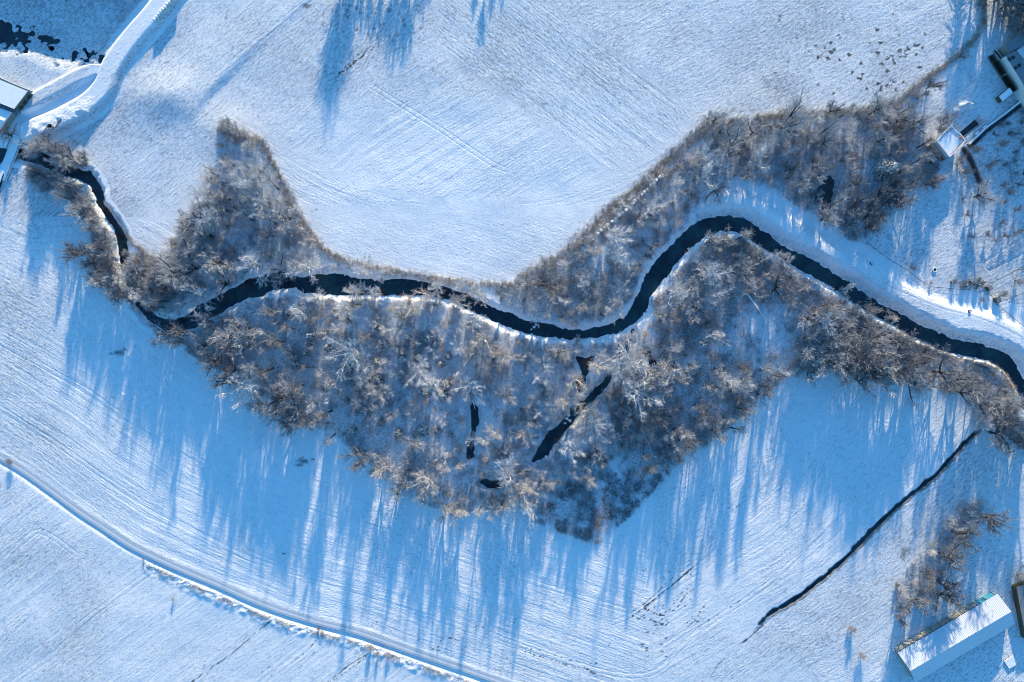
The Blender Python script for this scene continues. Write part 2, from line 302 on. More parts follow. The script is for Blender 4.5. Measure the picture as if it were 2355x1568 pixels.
for c, r, x, y, rx, ry in ((0,1,815,862,26,8),(0,1,760,870,16,5),(0,1,870,845,14,8),(1,2,345,45,23,10),(1,2,385,30,15,8),(1,2,300,70,16,5),(0,0,795,1310,6,14),
                           (3,2,935,680,14,16),(3,2,960,660,16,12),(1,0,560,560,5,8),(1,0,480,490,6,6),(0,0,1560,100,6,20),(1,0,350,40,20,12),(2,0,225,715,12,4),(2,1,955,1055,8,10),(2,1,745,1220,8,8),(2,1,130,1355,8,5),(1,2,860,150,16,8)):
    a = T(c, r, x, y); blob(a[0], a[1], rx * .9, .30, ry * .9, 1.1); blob(a[0], a[1], rx * .4, .4, ry * .4, 1.2)
for k in range(26):
    t = k / 25; a = T(1, 0, 790 - 200 * t + rr.gauss(0, 9), 330 + 170 * t + rr.gauss(0, 9)); blob(a[0], a[1], 1.5 + rr.random() * 2, .8)
for k in range(34):
    a = T(1, 0, 520 + 620 * rr.random(), 20 + 260 * rr.random()); blob(a[0], a[1], 3 + 3 * rr.random(), .35)
# thawed wheel marks around the turning place in the lower field
def dash(c, r, pts, wd=1.3, p=.75, step=3.5):
    pts = smooth_line([T(c, r, *q) for q in pts], 3)
    for a, b in zip(pts[:-1], pts[1:]):
        L = math.hypot(b[0] - a[0], b[1] - a[1]); n = max(1, int(L / step))
        for k in range(n):
            if rr.random() < p:
                t = (k + rr.random()) / n; blob(a[0] + (b[0] - a[0]) * t, a[1] + (b[1] - a[1]) * t, wd * (.7 + rr.random() * .9), 1.0, wd * (.6 + rr.random() * .8))
dash(2, 2, [(830, 1110), (960, 1010), (1100, 900), (1250, 770)], 1.5, 1.0, 2.2)
dash(2, 2, [(800, 1100), (930, 1010), (1060, 890), (1170, 800)], 1.2, .8)
dash(2, 2, [(1210, 920), (1170, 950), (1130, 1010), (1090, 1045), (1040, 1055)], 1.2, .9)
dash(2, 2, [(1250, 930), (1200, 960), (1160, 1020), (1120, 1070), (1050, 1075)], 1.2, .85)
dash(2, 2, [(1240, 960), (1220, 1030), (1150, 1040)], 1.6, .7)
dash(2, 2, [(880, 1110), (960, 1140), (1040, 1165)], 1.6, .9)
dash(2, 2, [(920, 1060), (980, 1090), (1060, 1110)], 2.2, .8)
dash(2, 2, [(1630, 965), (1560, 1010), (1490, 1055)], 1.4, .7)
dash(2, 2, [(1420, 1100), (1370, 1130), (1290, 1150), (1240, 1110)], 1.3, .7)
dash(2, 2, [(80, 1330), (200, 1350), (420, 1420), (600, 1440)], 1.2, .6)
dash(2, 2, [(90, 1355), (250, 1405), (450, 1465), (580, 1470)], 1.3, .5)
dash(2, 2, [(490, 1445), (530, 1490), (600, 1510)], 2.0, .8)
dash(2, 2, [(1020, 710), (960, 780), (830, 810)], .9, .5); dash(2, 2, [(1030, 800), (1090, 805)], 1, .5)
dash(2, 2, [(10, 980), (90, 970), (140, 940)], .9, .5); dash(2, 2, [(30, 1120), (10, 1170)], .9, .6); dash(2, 2, [(600, 1215), (680, 1260), (660, 1330)], .9, .5)
dash(2, 2, [(1440, 360), (1540, 360), (1640, 290)], .8, .4); dash(2, 2, [(1290, 770), (1180, 870)], .8, .4)
dash(1, 2, [(1250, 1345), (1290, 1260), (1400, 1280)], 1.1, .6); dash(1, 2, [(1120, 1265), (1160, 1320), (1270, 1350)], 1.0, .6)
dash(1, 2, [(800, 1140), (860, 1165)], 1.0, .6); dash(1, 2, [(1510, 1180), (1600, 1195)], 1.1, .6); dash(1, 2, [(180, 680), (235, 675)], 1.1, .6)
dash(3, 2, [(180, 370), (300, 265)], .8, .6); dash(3, 2, [(900, 170), (1030, 165)], .9, .5)
for k in range(46): a = T(2, 2, 850 + 250 * rr.random(), 1040 + 350 * rr.random()); blob(a[0], a[1], 2 + 2.5 * rr.random(), .8, .9)
for k in range(60): a = T(2, 2, 960 + 400 * rr.random(), 1000 + 180 * rr.random()); blob(a[0], a[1], 1 + 1.5 * rr.random(), .7, .8)
dash(2, 2, [(1764, 1140), (1700, 1200), (1620, 1270), (1570, 1300)], 1.8, 1); dash(2, 2, [(1480, 1380), (1420, 1440), (1400, 1470)], 1.8, .8)
for pts in ([(430, 1568), (560, 1480), (600, 1450)],): pass
for q in ([(440, 1568), (530, 1505), (600, 1445), (625, 1425)], [(755, 1568), (800, 1530), (845, 1503)]):
    for a, b in zip(q[:-1], q[1:]):
        for k in range(26): t = k / 26; blob(a[0] + (b[0] - a[0]) * t, a[1] + (b[1] - a[1]) * t, 1.6, .55)
dash(1, 2, [(0, 1530), (120, 1440), (270, 1350), (380, 1260), (415, 1215)], .9, .55); dash(1, 2, [(40, 1568), (200, 1450), (340, 1360), (430, 1250), (440, 1220)], 1.0, .7); dash(1, 2, [(150, 1568), (330, 1440), (430, 1320), (462, 1230)], .9, .55)
dash(1, 2, [(510, 1568), (650, 1470), (765, 1385)], 1.0, .9, 2.5)
# paths of hooves along the lower edge of the big field
for q in ([(1, 0, 540, 1330), (1, 0, 900, 1170), (1, 0, 1250, 1240), (1, 0, 1700, 1130)], [(1, 0, 330, 1480), (1, 0, 800, 1300), (1, 0, 1300, 1240), (1, 0, 1764, 1000)], [(2, 0, 10, 950), (2, 0, 400, 780), (2, 0, 800, 700)]):
    a = [T(*p) for p in q]; a = smooth_line(a, 4)
    for p0, p1 in zip(a[:-1], a[1:]):
        for k in range(14):
            if rr.random() < .6: t = (k + rr.random()) / 14; blob(p0[0] + (p1[0] - p0[0]) * t, p0[1] + (p1[1] - p0[1]) * t, .8 + .5 * rr.random(), .35)
soil_dim = np.where(D_riv < 4, soil_dim * .3, soil_dim)

# furrow coordinates: U across the drill rows, Vv along them
def lin(ang): c_, s_ = math.cos(R(ang)), math.sin(R(ang)); return X * -s_ + Y * c_, X * c_ + Y * s_
U, L_ = lin(32.)
ua, la = lin(41.); mL = VX + VY * .5 < 1000; U = np.where(mL, ua, U); L_ = np.where(mL, la, L_)
ub, lb = lin(-38.); mS = (sp1 < 0) & (VX > 1000) & (VX * .743 - VY > 640); U = np.where(mS, ub, U); L_ = np.where(mS, lb, L_)
# bowl at the foot of the big field
cx, cy = V(1090, -330); rad = np.hypot(X - cx, Y - cy); mB = (rad > 940 * S - 26 * (1 + 0 * n3)) & (VY < 720) & (VX > 560) & (VX < 1560)
U = np.where(mB, rad, U); L_ = np.where(mB, np.arctan2(X - cx, -(Y - cy)) * 170, L_)
lowf = (D_road > 0) & (VY > 480) & ((VX < 1390) | (VY - 784 > (VX - 1377) * 2.2)) & (D_dit > 0)
U = np.where(lowf & (VY > 500) & (VX < 1500), D_road, U); L_ = np.where(lowf & (VX < 1500), A_road, L_)
mR = (VY > 830) & (D_dit * 1 > 0) & (VX > 1390) & ~((VY - 784 > (VX - 1377) * 2.2)) | ((D_dit < 0) & (VY > 980) & (VX > 1500)) 
U = np.where(mR, D_dit, U); L_ = np.where(mR, A_dit, L_)
uc, lc = lin(38.); mb = D_road < 0; U = np.where(mb & (VX < 1300), uc, U); L_ = np.where(mb & (VX < 1300), lc, L_)

# wheel-track distance
tl = [[(0, 787), (100, 843), (200, 900), (300, 968), (400, 1025), (480, 1072), (588, 1129), (655, 1148), (789, 1190), (889, 1223), (1055, 1283), (1177, 1323), (1310, 1366), (1444, 1405)],
      [(-10, 932), (80, 990), (167, 1046), (300, 1139), (400, 1195), (500, 1250), (588, 1290), (722, 1330), (889, 1380), (1055, 1430), (1177, 1478), (1310, 1523), (1410, 1550), (1477, 1553), (1527, 1530), (1610, 1446), (1765, 1343), (1932, 1179), (2066, 1066), (2150, 1000)],
      [(1410, 1432), (1477, 1400), (1594, 1300), (1765, 1156), (1892, 1046), (1980, 975)],
      [(0, 690), (20, 600), (45, 520)], [(1885, 948), (2000, 965), (2110, 975)], [(1765, 1060), (1880, 1000), (1960, 940)],
      [(30, 1568), (130, 1500), (180, 1440), (300, 1350), (345, 1318)], [(0, 1300), (60, 1240), (90, 1222), (130, 1240), (175, 1275)], [(190, 1290), (196, 1340), (175, 1430)], [(0, 1360), (30, 1340), (55, 1305), (65, 1285)],
      [(588, 1568), (660, 1510), (710, 1470), (735, 1440)], [(606, 1568), (680, 1512), (722, 1475), (740, 1446)],
      [(712, 0), (600, 90), (500, 175)], [(0, 1480), (60, 1420)], [(855, 200), (1000, 290), (1120, 370), (1160, 390)],
      [(2005, 640), (2080, 672), (2160, 705), (2230, 722), (2290, 745), (2340, 770)]]
D_tr = np.full(X.shape, 9.)
for l in tl: D_tr = np.minimum(D_tr, line_d(W(smooth_line(l, 3)), 8))
arcs = [T(3, 2, 1160 + 30 * k, 1568 - 26 * k) for k in range(3)]
for k in range(5):
    c0 = T(3, 2, 1330 + 25 * k, 1720 + 18 * k); rr_ = (62 + 9 * k)
    D_tr = np.minimum(D_tr, np.abs(np.hypot(VX - c0[0], VY - c0[1]) - rr_) * S + .5 + 9 * ((VX < 2140) | (VY < 1440) | (VX > 2320)))

lump = np.zeros(X.shape)
mF5 = (D_dit < -2) & (VY > 990) & (VX > 1560); lump = np.where(mF5, .9, lump)
lump = np.where((VY < 330) & (VX > 1280) & (VX * .743 - VY > 925), .6, lump)
lump = np.where(VX + VY * .6 > 2380, np.maximum(lump, .45 * (VY < 740)), lump)
lump = np.where((D_lev < 0) & (D_lev > -14) & (D_riv > 0) & (D_riv < 6), 1.1, lump)
lump = np.where(heap < 2, 1.6, lump)
furr = np.ones(X.shape) * .5
furr = np.where((D_road > 3) & (VY > 780), .65, furr); furr = np.where(lowf & (VY < 1100) & (VX > 450), .25, furr)
furr = np.where(brush > .3, .1, furr); furr = np.where(onl & (np.abs(D_lev) < 14), .08, furr)
furr = np.where((VX > 1960) & (VY > 240) & (VY < 740), .15, furr); furr = np.where((VX > 2050) & (VY < 290) & (VX * .5 + VY * .62 > 1200), .1, furr)
furr = np.where(np.abs(D_trk) < 8, .15, furr); furr = np.where((VX < 330) & (VY < 200), .15, furr)
roadm = 1 - sst(1.35, 1.75, aroad)
def blur(a, n):
    for _ in range(n):
        a[1:-1, 1:-1] = (a[1:-1, 1:-1] * 4 + a[:-2, 1:-1] + a[2:, 1:-1] + a[1:-1, :-2] + a[1:-1, 2:]) / 8
    return a
jump = np.zeros(X.shape)
for q_ in (U, L_):
    th_ = 1.2 if q_ is U else 12; jx = np.abs(np.diff(q_, axis=1)) > th_; jy = np.abs(np.diff(q_, axis=0)) > th_
    jump[:, :-1] = np.maximum(jump[:, :-1], jx); jump[:, 1:] = np.maximum(jump[:, 1:], jx); jump[:-1] = np.maximum(jump[:-1], jy); jump[1:] = np.maximum(jump[1:], jy)
jump = np.where((np.abs(X) > 226) | (np.abs(Y) > 153), 0, jump); seam = np.clip(blur(jump.copy(), 14) * 3.5, 0, 1); seam = np.maximum(seam, jump)
furr = blur(furr, 12); lump = blur(lump, 6)

def attr(me, name, typ, arr):
    a = me.attributes.new(name, typ, 'POINT')
    a.data.foreach_set('vector' if typ == 'FLOAT_VECTOR' else ('color' if typ == 'FLOAT_COLOR' else 'value'), np.ascontiguousarray(arr, np.float32).ravel())
def grid_mesh(name, mat):
    me = bpy.data.meshes.new(name); me.vertices.add(NX * NY)
    me.vertices.foreach_set('co', np.stack([X, Y, Z], -1).astype(np.float32).ravel())
    i = np.arange((NY - 1) * (NX - 1)); r = i // (NX - 1); c = i % (NX - 1); a = r * NX + c
    f = np.stack([a, a + 1, a + NX + 1, a + NX], -1).astype(np.int32)
    me.loops.add(f.size); me.loops.foreach_set('vertex_index', f.ravel()); me.polygons.add(len(f))
    me.polygons.foreach_set('loop_start', np.arange(0, f.size, 4, dtype=np.int32)); me.polygons.foreach_set('loop_total', np.full(len(f), 4, np.int32))
    me.polygons.foreach_set('use_smooth', np.ones(len(f), bool)); me.update(calc_edges=True)
    me.materials.append(mat); o = bpy.data.objects.new(name, me); C.objects.link(o)
    return o, me

# ------------------------------------------------------------------ materials
class NT:
    def __init__(s, name):
        s.m = bpy.data.materials.new(name); s.m.use_nodes = True; s.t = s.m.node_tree; s.b = s.t.nodes['Principled BSDF']
    def n(s, typ, **kw):
        o = s.t.nodes.new(typ)
        for k, v in kw.items():
            if k.startswith('i_'): o.inputs[k[2:].replace('_', ' ')].default_value = v
            else: setattr(o, k, v)
        return o
    def l(s, a, b): s.t.links.new(a, b)
    def math(s, op, a, b=0.0, c=None, clamp=False):
        o = s.t.nodes.new('ShaderNodeMath'); o.operation = op; o.use_clamp = clamp
        for i, q in enumerate((a, b, c)):
            if q is None: continue
            if isinstance(q, (int, float)): o.inputs[i].default_value = q
            else: s.l(q, o.inputs[i])
        return o.outputs[0]
    def mix(s, f, a, b):
        o = s.t.nodes.new('ShaderNodeMix'); o.data_type = 'RGBA'
        for i, q in ((0, f), (6, a), (7, b)):
            if isinstance(q, (int, float, tuple)): o.inputs[i].default_value = q if not isinstance(q, tuple) else (*q, 1)
            else: s.l(q, o.inputs[i])
        return o.outputs[2]
    def noise(s, vec, scale, detail=3, rough=.6):
        o = s.n('ShaderNodeTexNoise'); o.inputs['Scale'].default_value = scale; o.inputs['Detail'].default_value = detail; o.inputs['Roughness'].default_value = rough
        if vec: s.l(vec, o.inputs['Vector'])
        return o.outputs[0]
    def ramp(s, v, lo, hi):
        o = s.n('ShaderNodeMapRange'); o.interpolation_type = 'SMOOTHSTEP'
        for i, q in ((0, v), (1, lo), (2, hi)):
            if isinstance(q, (int, float)): o.inputs[i].default_value = q
            else: s.l(q, o.inputs[i])
        return o.outputs[0]
    def bump(s, h, dist=1.0, strength=1.0):
        o = s.n('ShaderNodeBump'); o.inputs['Strength'].default_value = strength; o.inputs['Distance'].default_value = dist
        s.l(h, o.inputs['Height']); s.l(o.outputs[0], s.b.inputs['Normal'])
    def set(s, rough=.8, spec=.3, col=None):
        s.b.inputs['Roughness'].default_value = rough; s.b.inputs['Specular IOR Level'].default_value = spec
        if col is not None:
            if isinstance(col, tuple): s.b.inputs['Base Color'].default_value = (*col, 1)
            else: s.l(col, s.b.inputs['Base Color'])
        return s.m
SNOW = (.86, .875, .90)

def make_ground():
    g = NT('snowy_ground'); geo = g.n('ShaderNodeNewGeometry'); pos = geo.outputs['Position']
    m1 = g.n('ShaderNodeAttribute', attribute_name='m1'); m2 = g.n('ShaderNodeAttribute', attribute_name='m2'); fr = g.n('ShaderNodeAttribute', attribute_name='furrow')
    s1 = g.n('ShaderNodeSeparateColor'); g.l(m1.outputs['Color'], s1.inputs[0]); s2 = g.n('ShaderNodeSeparateColor'); g.l(m2.outputs['Color'], s2.inputs[0])
    soil_dim_, brush_, furr_ = s1.outputs[0], s1.outputs[1], s1.outputs[2]; trd, roadm_, lump_ = s2.outputs[0], s2.outputs[1], s2.outputs[2]
    mp = g.n('ShaderNodeMapping'); g.l(fr.outputs['Vector'], mp.inputs[0]); mp.inputs['Scale'].default_value = (1.0, .10, 1)
    mp2 = g.n('ShaderNodeMapping'); g.l(fr.outputs['Vector'], mp2.inputs[0]); mp2.inputs['Scale'].default_value = (1.0, .35, 1)
    mp3 = g.n('ShaderNodeMapping'); g.l(fr.outputs['Vector'], mp3.inputs[0]); mp3.inputs['Scale'].default_value = (.28, .012, 1)
    rows = g.noise(mp.outputs[0], .85, 3, .7); rows2 = g.noise(mp2.outputs[0], 1.3, 3, .75); band = g.noise(mp3.outputs[0], 1.0, 2, .6)
    fine = g.noise(pos, 1.1, 4, .75); mid = g.noise(pos, .35, 3, .6); big = g.noise(pos, .03, 3, .6)
    # height in metres
    cen = lambda q: g.math('SUBTRACT', q, .5)
    h = g.math('MULTIPLY', g.math('MULTIPLY', cen(rows), .30), furr_)
    h = g.math('ADD', h, g.math('MULTIPLY', g.math('MULTIPLY', cen(band), .55), furr_))
    h = g.math('ADD', h, g.math('MULTIPLY', cen(rows2), .16))
    lm = g.math('MULTIPLY', cen(g.noise(mp2.outputs[0], .75, 4, .8)), g.math('MULTIPLY', lump_, .55)); h = g.math('ADD', h, lm)
    h = g.math('MULTIPLY', h, m2.outputs['Alpha'])
    h = g.math('ADD', h, g.math('MULTIPLY', fine, .13))
    bh = g.math('MULTIPLY', g.noise(pos, 1.0, 4, .8), g.math('MULTIPLY', brush_, .8, clamp=True)); h = g.math('ADD', h, g.math('MULTIPLY', bh, 1.1))
    # wheel tracks: two grooves 1.8 m apart
    t = g.math('ABSOLUTE', g.math('SUBTRACT', trd, .95)); groove = g.ramp(t, .62, .05)
    h = g.math('SUBTRACT', h, g.math('MULTIPLY', groove, .05))
    # cover
    thr = g.math('SUBTRACT', .84, g.math('MULTIPLY', soil_dim_, .40))
    spn = g.math('ADD', g.math('MULTIPLY', rows2, .45), g.math('MULTIPLY', g.noise(pos, 2.6, 3, .85), .55))
    spn = g.math('ADD', spn, g.math('MULTIPLY', g.math('SUBTRACT', big, .5), .10))
    speck = g.math('MULTIPLY', g.ramp(spn, g.math('SUBTRACT', thr, .17), g.math('SUBTRACT', thr, .08)), .85)
    bn = g.noise(pos, 1.25, 5, .78); bt = g.math('SUBTRACT', .80, g.math('MULTIPLY', brush_, .38))
    bm = g.ramp(bn, g.math('SUBTRACT', bt, .12), g.math('ADD', bt, .04))
    snow = g.mix(g.ramp(mid, .3, .7), (.80, .825, .86), (.88, .89, .91)); snow = g.mix(g.math('MULTIPLY', g.math('MULTIPLY', soil_dim_, g.math('ADD', .25, g.math('MULTIPLY', fine, 1.5))), .85, clamp=True), snow, (.42, .50, .57))
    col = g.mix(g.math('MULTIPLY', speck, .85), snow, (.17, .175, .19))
    col = g.mix(g.math('MULTIPLY', g.ramp(soil_dim_, .70, .92), .85), col, (.05, .055, .065))
    lit = g.mix(g.noise(pos, 2.2, 2), (.12, .11, .10), (.28, .25, .23))
    col = g.mix(g.math('MULTIPLY', bm, .8), col, lit)
    rn = g.math('MULTIPLY', g.ramp(rows, .45, .62), .35)
    col = g.mix(g.math('MULTIPLY', roadm_, g.math('ADD', rn, .35)), col, (.30, .31, .33))
    g.l(col, g.b.inputs['Base Color'])
    g.bump(h, 1.0, 1.0); g.set(.75, .25); return g.m
def simple(name, col, rough=.75, var=.25, scale=3., snow=0.0, spec=.3, bump=0.0, tone=None):
    g = NT(name); tc = g.n('ShaderNodeTexCoord'); n = g.noise(tc.outputs['Object'], scale, 4, .65)
    a = tuple(c * (1 - var) for c in col); b = tuple(min(1, c * (1 + var)) for c in (tone or col)); c = g.mix(g.ramp(n, .3, .7), a, b)
    if snow:
        geo = g.n('ShaderNodeNewGeometry'); sp = g.n('ShaderNodeSeparateXYZ'); g.l(geo.outputs['Normal'], sp.inputs[0])
        f = g.math('MULTIPLY', g.ramp(sp.outputs[2], .35, .75), g.ramp(g.noise(geo.outputs['Position'], 1.7, 3), .62 - snow * .5, .75 - snow * .5)); c = g.mix(f, c, SNOW)
    if bump: g.bump(n, bump)
    return g.set(rough, spec, c)
def twig(name, c1, c2, frost=0.0, sc=.45):
    g = NT(name); oi = g.n('ShaderNodeObjectInfo'); tc = g.n('ShaderNodeTexCoord'); n = g.noise(tc.outputs['Object'], sc, 3)
    c = g.mix(g.math('ADD', g.math('MULTIPLY', oi.outputs['Random'], .6), g.math('MULTIPLY', g.math('SUBTRACT', n, .38), 1.6), clamp=True), c1, c2)
    if frost: c = g.mix(g.math('MULTIPLY', g.ramp(g.noise(tc.outputs['Object'], 1.5, 3), .45, .65), frost), c, (.72, .73, .76))
    return g.set(.85, .15, c)
M = dict(
    bark=simple('bark_with_snow', (.05, .046, .046), .9, .35, 2.5, .12), palebark=simple('pale_bark_with_snow', (.58, .56, .55), .9, .2, 2.5, .9),
    birch=simple('birch_bark', (.55, .52, .48), .8, .25, 2., .6),
    twig=twig('grey_brown_twigs', (.23, .235, .255), (.42, .42, .45), .55), twigd=twig('dark_twigs', (.11, .11, .125), (.22, .22, .245), .35),
    twigf=twig('frosted_twigs', (.40, .41, .44), (.62, .63, .67), .75), twigt=twig('tawny_twigs', (.36, .32, .30), (.54, .49, .47), .5),
    brush=twig('undergrowth_stalks', (.12, .125, .145), (.58, .59, .63), .85, 1.3), grass=twig('dry_grass_stalks', (.30, .23, .15), (.48, .38, .26), .3),
    snow=simple('roof_snow', (.86, .87, .89), .7, .04, .6, 0, .3, .05), stone=simple('weathered_concrete', (.30, .29, .27), .85, .2, 1.5, .4),
    wood=simple('weathered_wood', (.16, .11, .075), .85, .3, 2), dark=simple('dark_metal', (.03, .03, .035), .5, .2, 2),
    brick=simple('orange_render', (.45, .17, .08), .8, .2, 2), white=simple('white_paint', (.72, .72, .70), .6, .05, 2),
    green=simple('green_grey_cladding', (.07, .11, .10), .6, .25, 1.2), olive=simple('olive_timber', (.09, .085, .055), .8, .3, 2),
    tile=simple('grey_slate', (.20, .23, .25), .6, .12, 1.5, 0), bale=simple('pale_film_wrap', (.62, .60, .55), .5, .12, 2, .8),
    blueglass=simple('blue_translucent_panel', (.05, .28, .42), .25, .2, .6, 0, .5), clad=simple('grey_translucent_cladding', (.36, .34, .31), .6, .25, .5),
    rubber=simple('black_rubber', (.02, .02, .02), .8, .2, 2), thuja=simple('thuja_green', (.025, .04, .022), .9, .35, 4, .25))
def fir_mat():
    g = NT('snowed_needles'); tc = g.n('ShaderNodeTexCoord'); geo = g.n('ShaderNodeNewGeometry')
    n = g.noise(tc.outputs['Object'], 1.6, 4, .7); c = g.mix(n, (.022, .036, .024), (.06, .08, .045))
    f = g.ramp(g.noise(geo.outputs['Position'], 1.3, 4, .75), .45, .56); c = g.mix(g.math('MULTIPLY', f, .92), c, (.84, .85, .87)); return g.set(.85, .2, c)
M['fir'] = fir_mat()
def water_mat():
    g = NT('dark_river_water'); geo = g.n('ShaderNodeNewGeometry'); n = g.noise(geo.outputs['Position'], .12, 4, .6)
    c = g.mix(g.ramp(n, .38, .66), (.003, .010, .022), (.010, .045, .055)); g.bump(g.noise(geo.outputs['Position'], .9, 3, .6), .05, .6); return g.set(.12, .5, c)
M['water'] = water_mat()
def roof_mat():                              # snow-dusted corrugated sheet
    g = NT('corrugated_roof'); tc = g.n('ShaderNodeTexCoord'); sp = g.n('ShaderNodeSeparateXYZ'); g.l(tc.outputs['Object'], sp.inputs[0])
    wv = g.math('SINE', g.math('MULTIPLY', sp.outputs[0], 9.5)); f = g.math('MULTIPLY', g.ramp(sp.outputs[0], 4, 9), .9)
    c = g.mix(g.math('MULTIPLY', g.ramp(wv, .3, .8), g.math('ADD', g.math('MULTIPLY', f, .35), .05)), (.60, .64, .70), (.42, .45, .49))
    g.bump(g.math('MULTIPLY', wv, .02), 1.0); return g.set(.5, .4, c)
M['roof'] = roof_mat()

# ------------------------------------------------------------------ ground, water
gmat = make_ground(); gob, gme = grid_mesh('ground', gmat); gob['kind'] = 'structure'
attr(gme, 'm1', 'FLOAT_COLOR', np.stack([np.clip(soil_dim, 0, 1), np.clip(brush, 0, 1.6), furr, np.ones(X.shape)], -1))
attr(gme, 'm2', 'FLOAT_COLOR', np.stack([D_tr, roadm, lump, 1 - seam], -1))
attr(gme, 'furrow', 'FLOAT_VECTOR', np.stack([U, L_, np.zeros(X.shape)], -1))

def water_sheet(name, mask_d, mg, step=2):
    sx = np.arange(0, NX - step, step); sy = np.arange(0, NY - step, step); vs_, fs, idx = [], [], {}
    m = mask_d < mg
    def vid(j, i):
        if (j, i) not in idx: idx[(j, i)] = len(vs_); vs_.append((float(gx[i]), float(gy[j]), WL))
        return idx[(j, i)]
    jj, ii = np.nonzero(m[sy][:, sx])
    for a, b in zip(jj, ii):
        j, i = int(sy[a]), int(sx[b]); fs.append((vid(j, i), vid(j, i + step), vid(j + step, i + step), vid(j + step, i)))
    return mesh_obj(name, vs_, fs, M['water'])
water_sheet('river', D_riv, 1.6)['kind'] = 'structure'
water_sheet('creek', poly_sd(creek_poly, 6), 1.4)['kind'] = 'structure'
for q in list(ponds.values()) + wet:
    o = water_sheet('pond', poly_sd(W(q), 6), 1.6); o['kind'] = 'structure'

# road sheet, 4 mm above the ground it is draped on
def strip(name, pts, half, mat, dz=.004, n=5):
    mb = MB(); k = len(pts); vv = []
    for i, p in enumerate(pts):
        a, b = pts[max(i - 1, 0)], pts[min(i + 1, k - 1)]; L = math.hypot(b[0] - a[0], b[1] - a[1]); nx, ny = -(b[1] - a[1]) / L, (b[0] - a[0]) / L
        for j in range(n):
            t = (j / (n - 1) * 2 - 1) * half; x, y = p[0] + nx * t, p[1] + ny * t; vv.append((x, y, hz(x, y) + dz + .03))
    ff = [(i * n + j, i * n + j + 1, (i + 1) * n + j + 1, (i + 1) * n + j) for i in range(k - 1) for j in range(n - 1)]
    return mesh_obj(name, vv, ff, mat, smooth=True)
dw = W([p for p in smooth_line(ditch_v[1:-2], 4) if p[0] > 1745])
for dh, nm in ((.50, 'ditch_water'),):
    k = len(dw); vv = []
    for i, p in enumerate(dw):
        a, b = dw[max(i - 1, 0)], dw[min(i + 1, k - 1)]; L = math.hypot(b[0] - a[0], b[1] - a[1]); nx, ny = -(b[1] - a[1]) / L, (b[0] - a[0]) / L; z = hz(*p) + dh
        vv += [(p[0] + nx * .85, p[1] + ny * .85, z), (p[0] - nx * .85, p[1] - ny * .85, z)]
    o = mesh_obj(nm, vv, [(2 * i, 2 * i + 1, 2 * i + 3, 2 * i + 2) for i in range(k - 1)], M['water']); o['kind'] = 'structure'
def road_mat():
    g = NT('packed_snow_road'); uvn = g.n('ShaderNodeNewGeometry'); pos = uvn.outputs['Position']
    at = g.n('ShaderNodeAttribute', attribute_name='across'); t = g.math('ABSOLUTE', g.math('SUBTRACT', g.math('ABSOLUTE', at.outputs['Fac']), .72))
    n = g.noise(pos, .5, 4, .7); f = g.math('MULTIPLY', g.ramp(t, .45, .05), g.math('ADD', .35, g.math('MULTIPLY', n, .6)))
    c = g.mix(f, (.66, .69, .73), (.30, .32, .35)); g.bump(g.math('MULTIPLY', n, .04)); return g.set(.7, .3, c)
rp = [p for p in W(smooth_line(road_v[3:-6], 3)) if abs(p[0]) < 240]
ro = strip('road', rp, 1.15, road_mat()); ro['kind'] = 'structure'
attr(ro.data, 'across', 'FLOAT', np.tile(np.linspace(-1.15, 1.15, 5), len(rp)))

# ------------------------------------------------------------------ trees
def grow(rs, p, d, length, r0, r1, nseg, wob, lift=0.0):
    pts = [p.copy()]; rad = [r0]; d = d.normalized()
    for i in range(nseg):
        d = (d + Vector((rs.uniform(-wob, wob), rs.uniform(-wob, wob), rs.uniform(-wob, wob) * .6 + lift))).normalized()
        p = p + d * (length / nseg); pts.append(p.copy()); rad.append(r0 + (r1 - r0) * (i + 1) / nseg)
    return pts, rad, d
def side(rs, d, ang):
    o = d.orthogonal().normalized(); o.rotate(Matrix.Rotation(rs.uniform(0, 6.283), 3, d)); return (d * math.cos(ang) + o * math.sin(ang)).normalized()
def twigs(rs, mb, p, d, length, r, depth, n, spread=.75, lift=.06):
    pts, rad, _ = grow(rs, p, d, length, r, r * .55, 3 if depth else 2, .22, lift); mb.tube(pts, rad, 3)
    if depth:
        for k in range(n):
            t = .25 + .75 * (k + rs.random()) / n; i = min(int(t * (len(pts) - 1)), len(pts) - 2); f = t * (len(pts) - 1) - i
            q = pts[i].lerp(pts[i + 1], f); dd_ = (pts[i + 1] - pts[i]).normalized()
            twigs(rs, mb, q, side(rs, dd_, spread * rs.uniform(.6, 1.15)), length * rs.uniform(.42, .62), max(r * .5, .019), depth - 1, n, spread, lift)
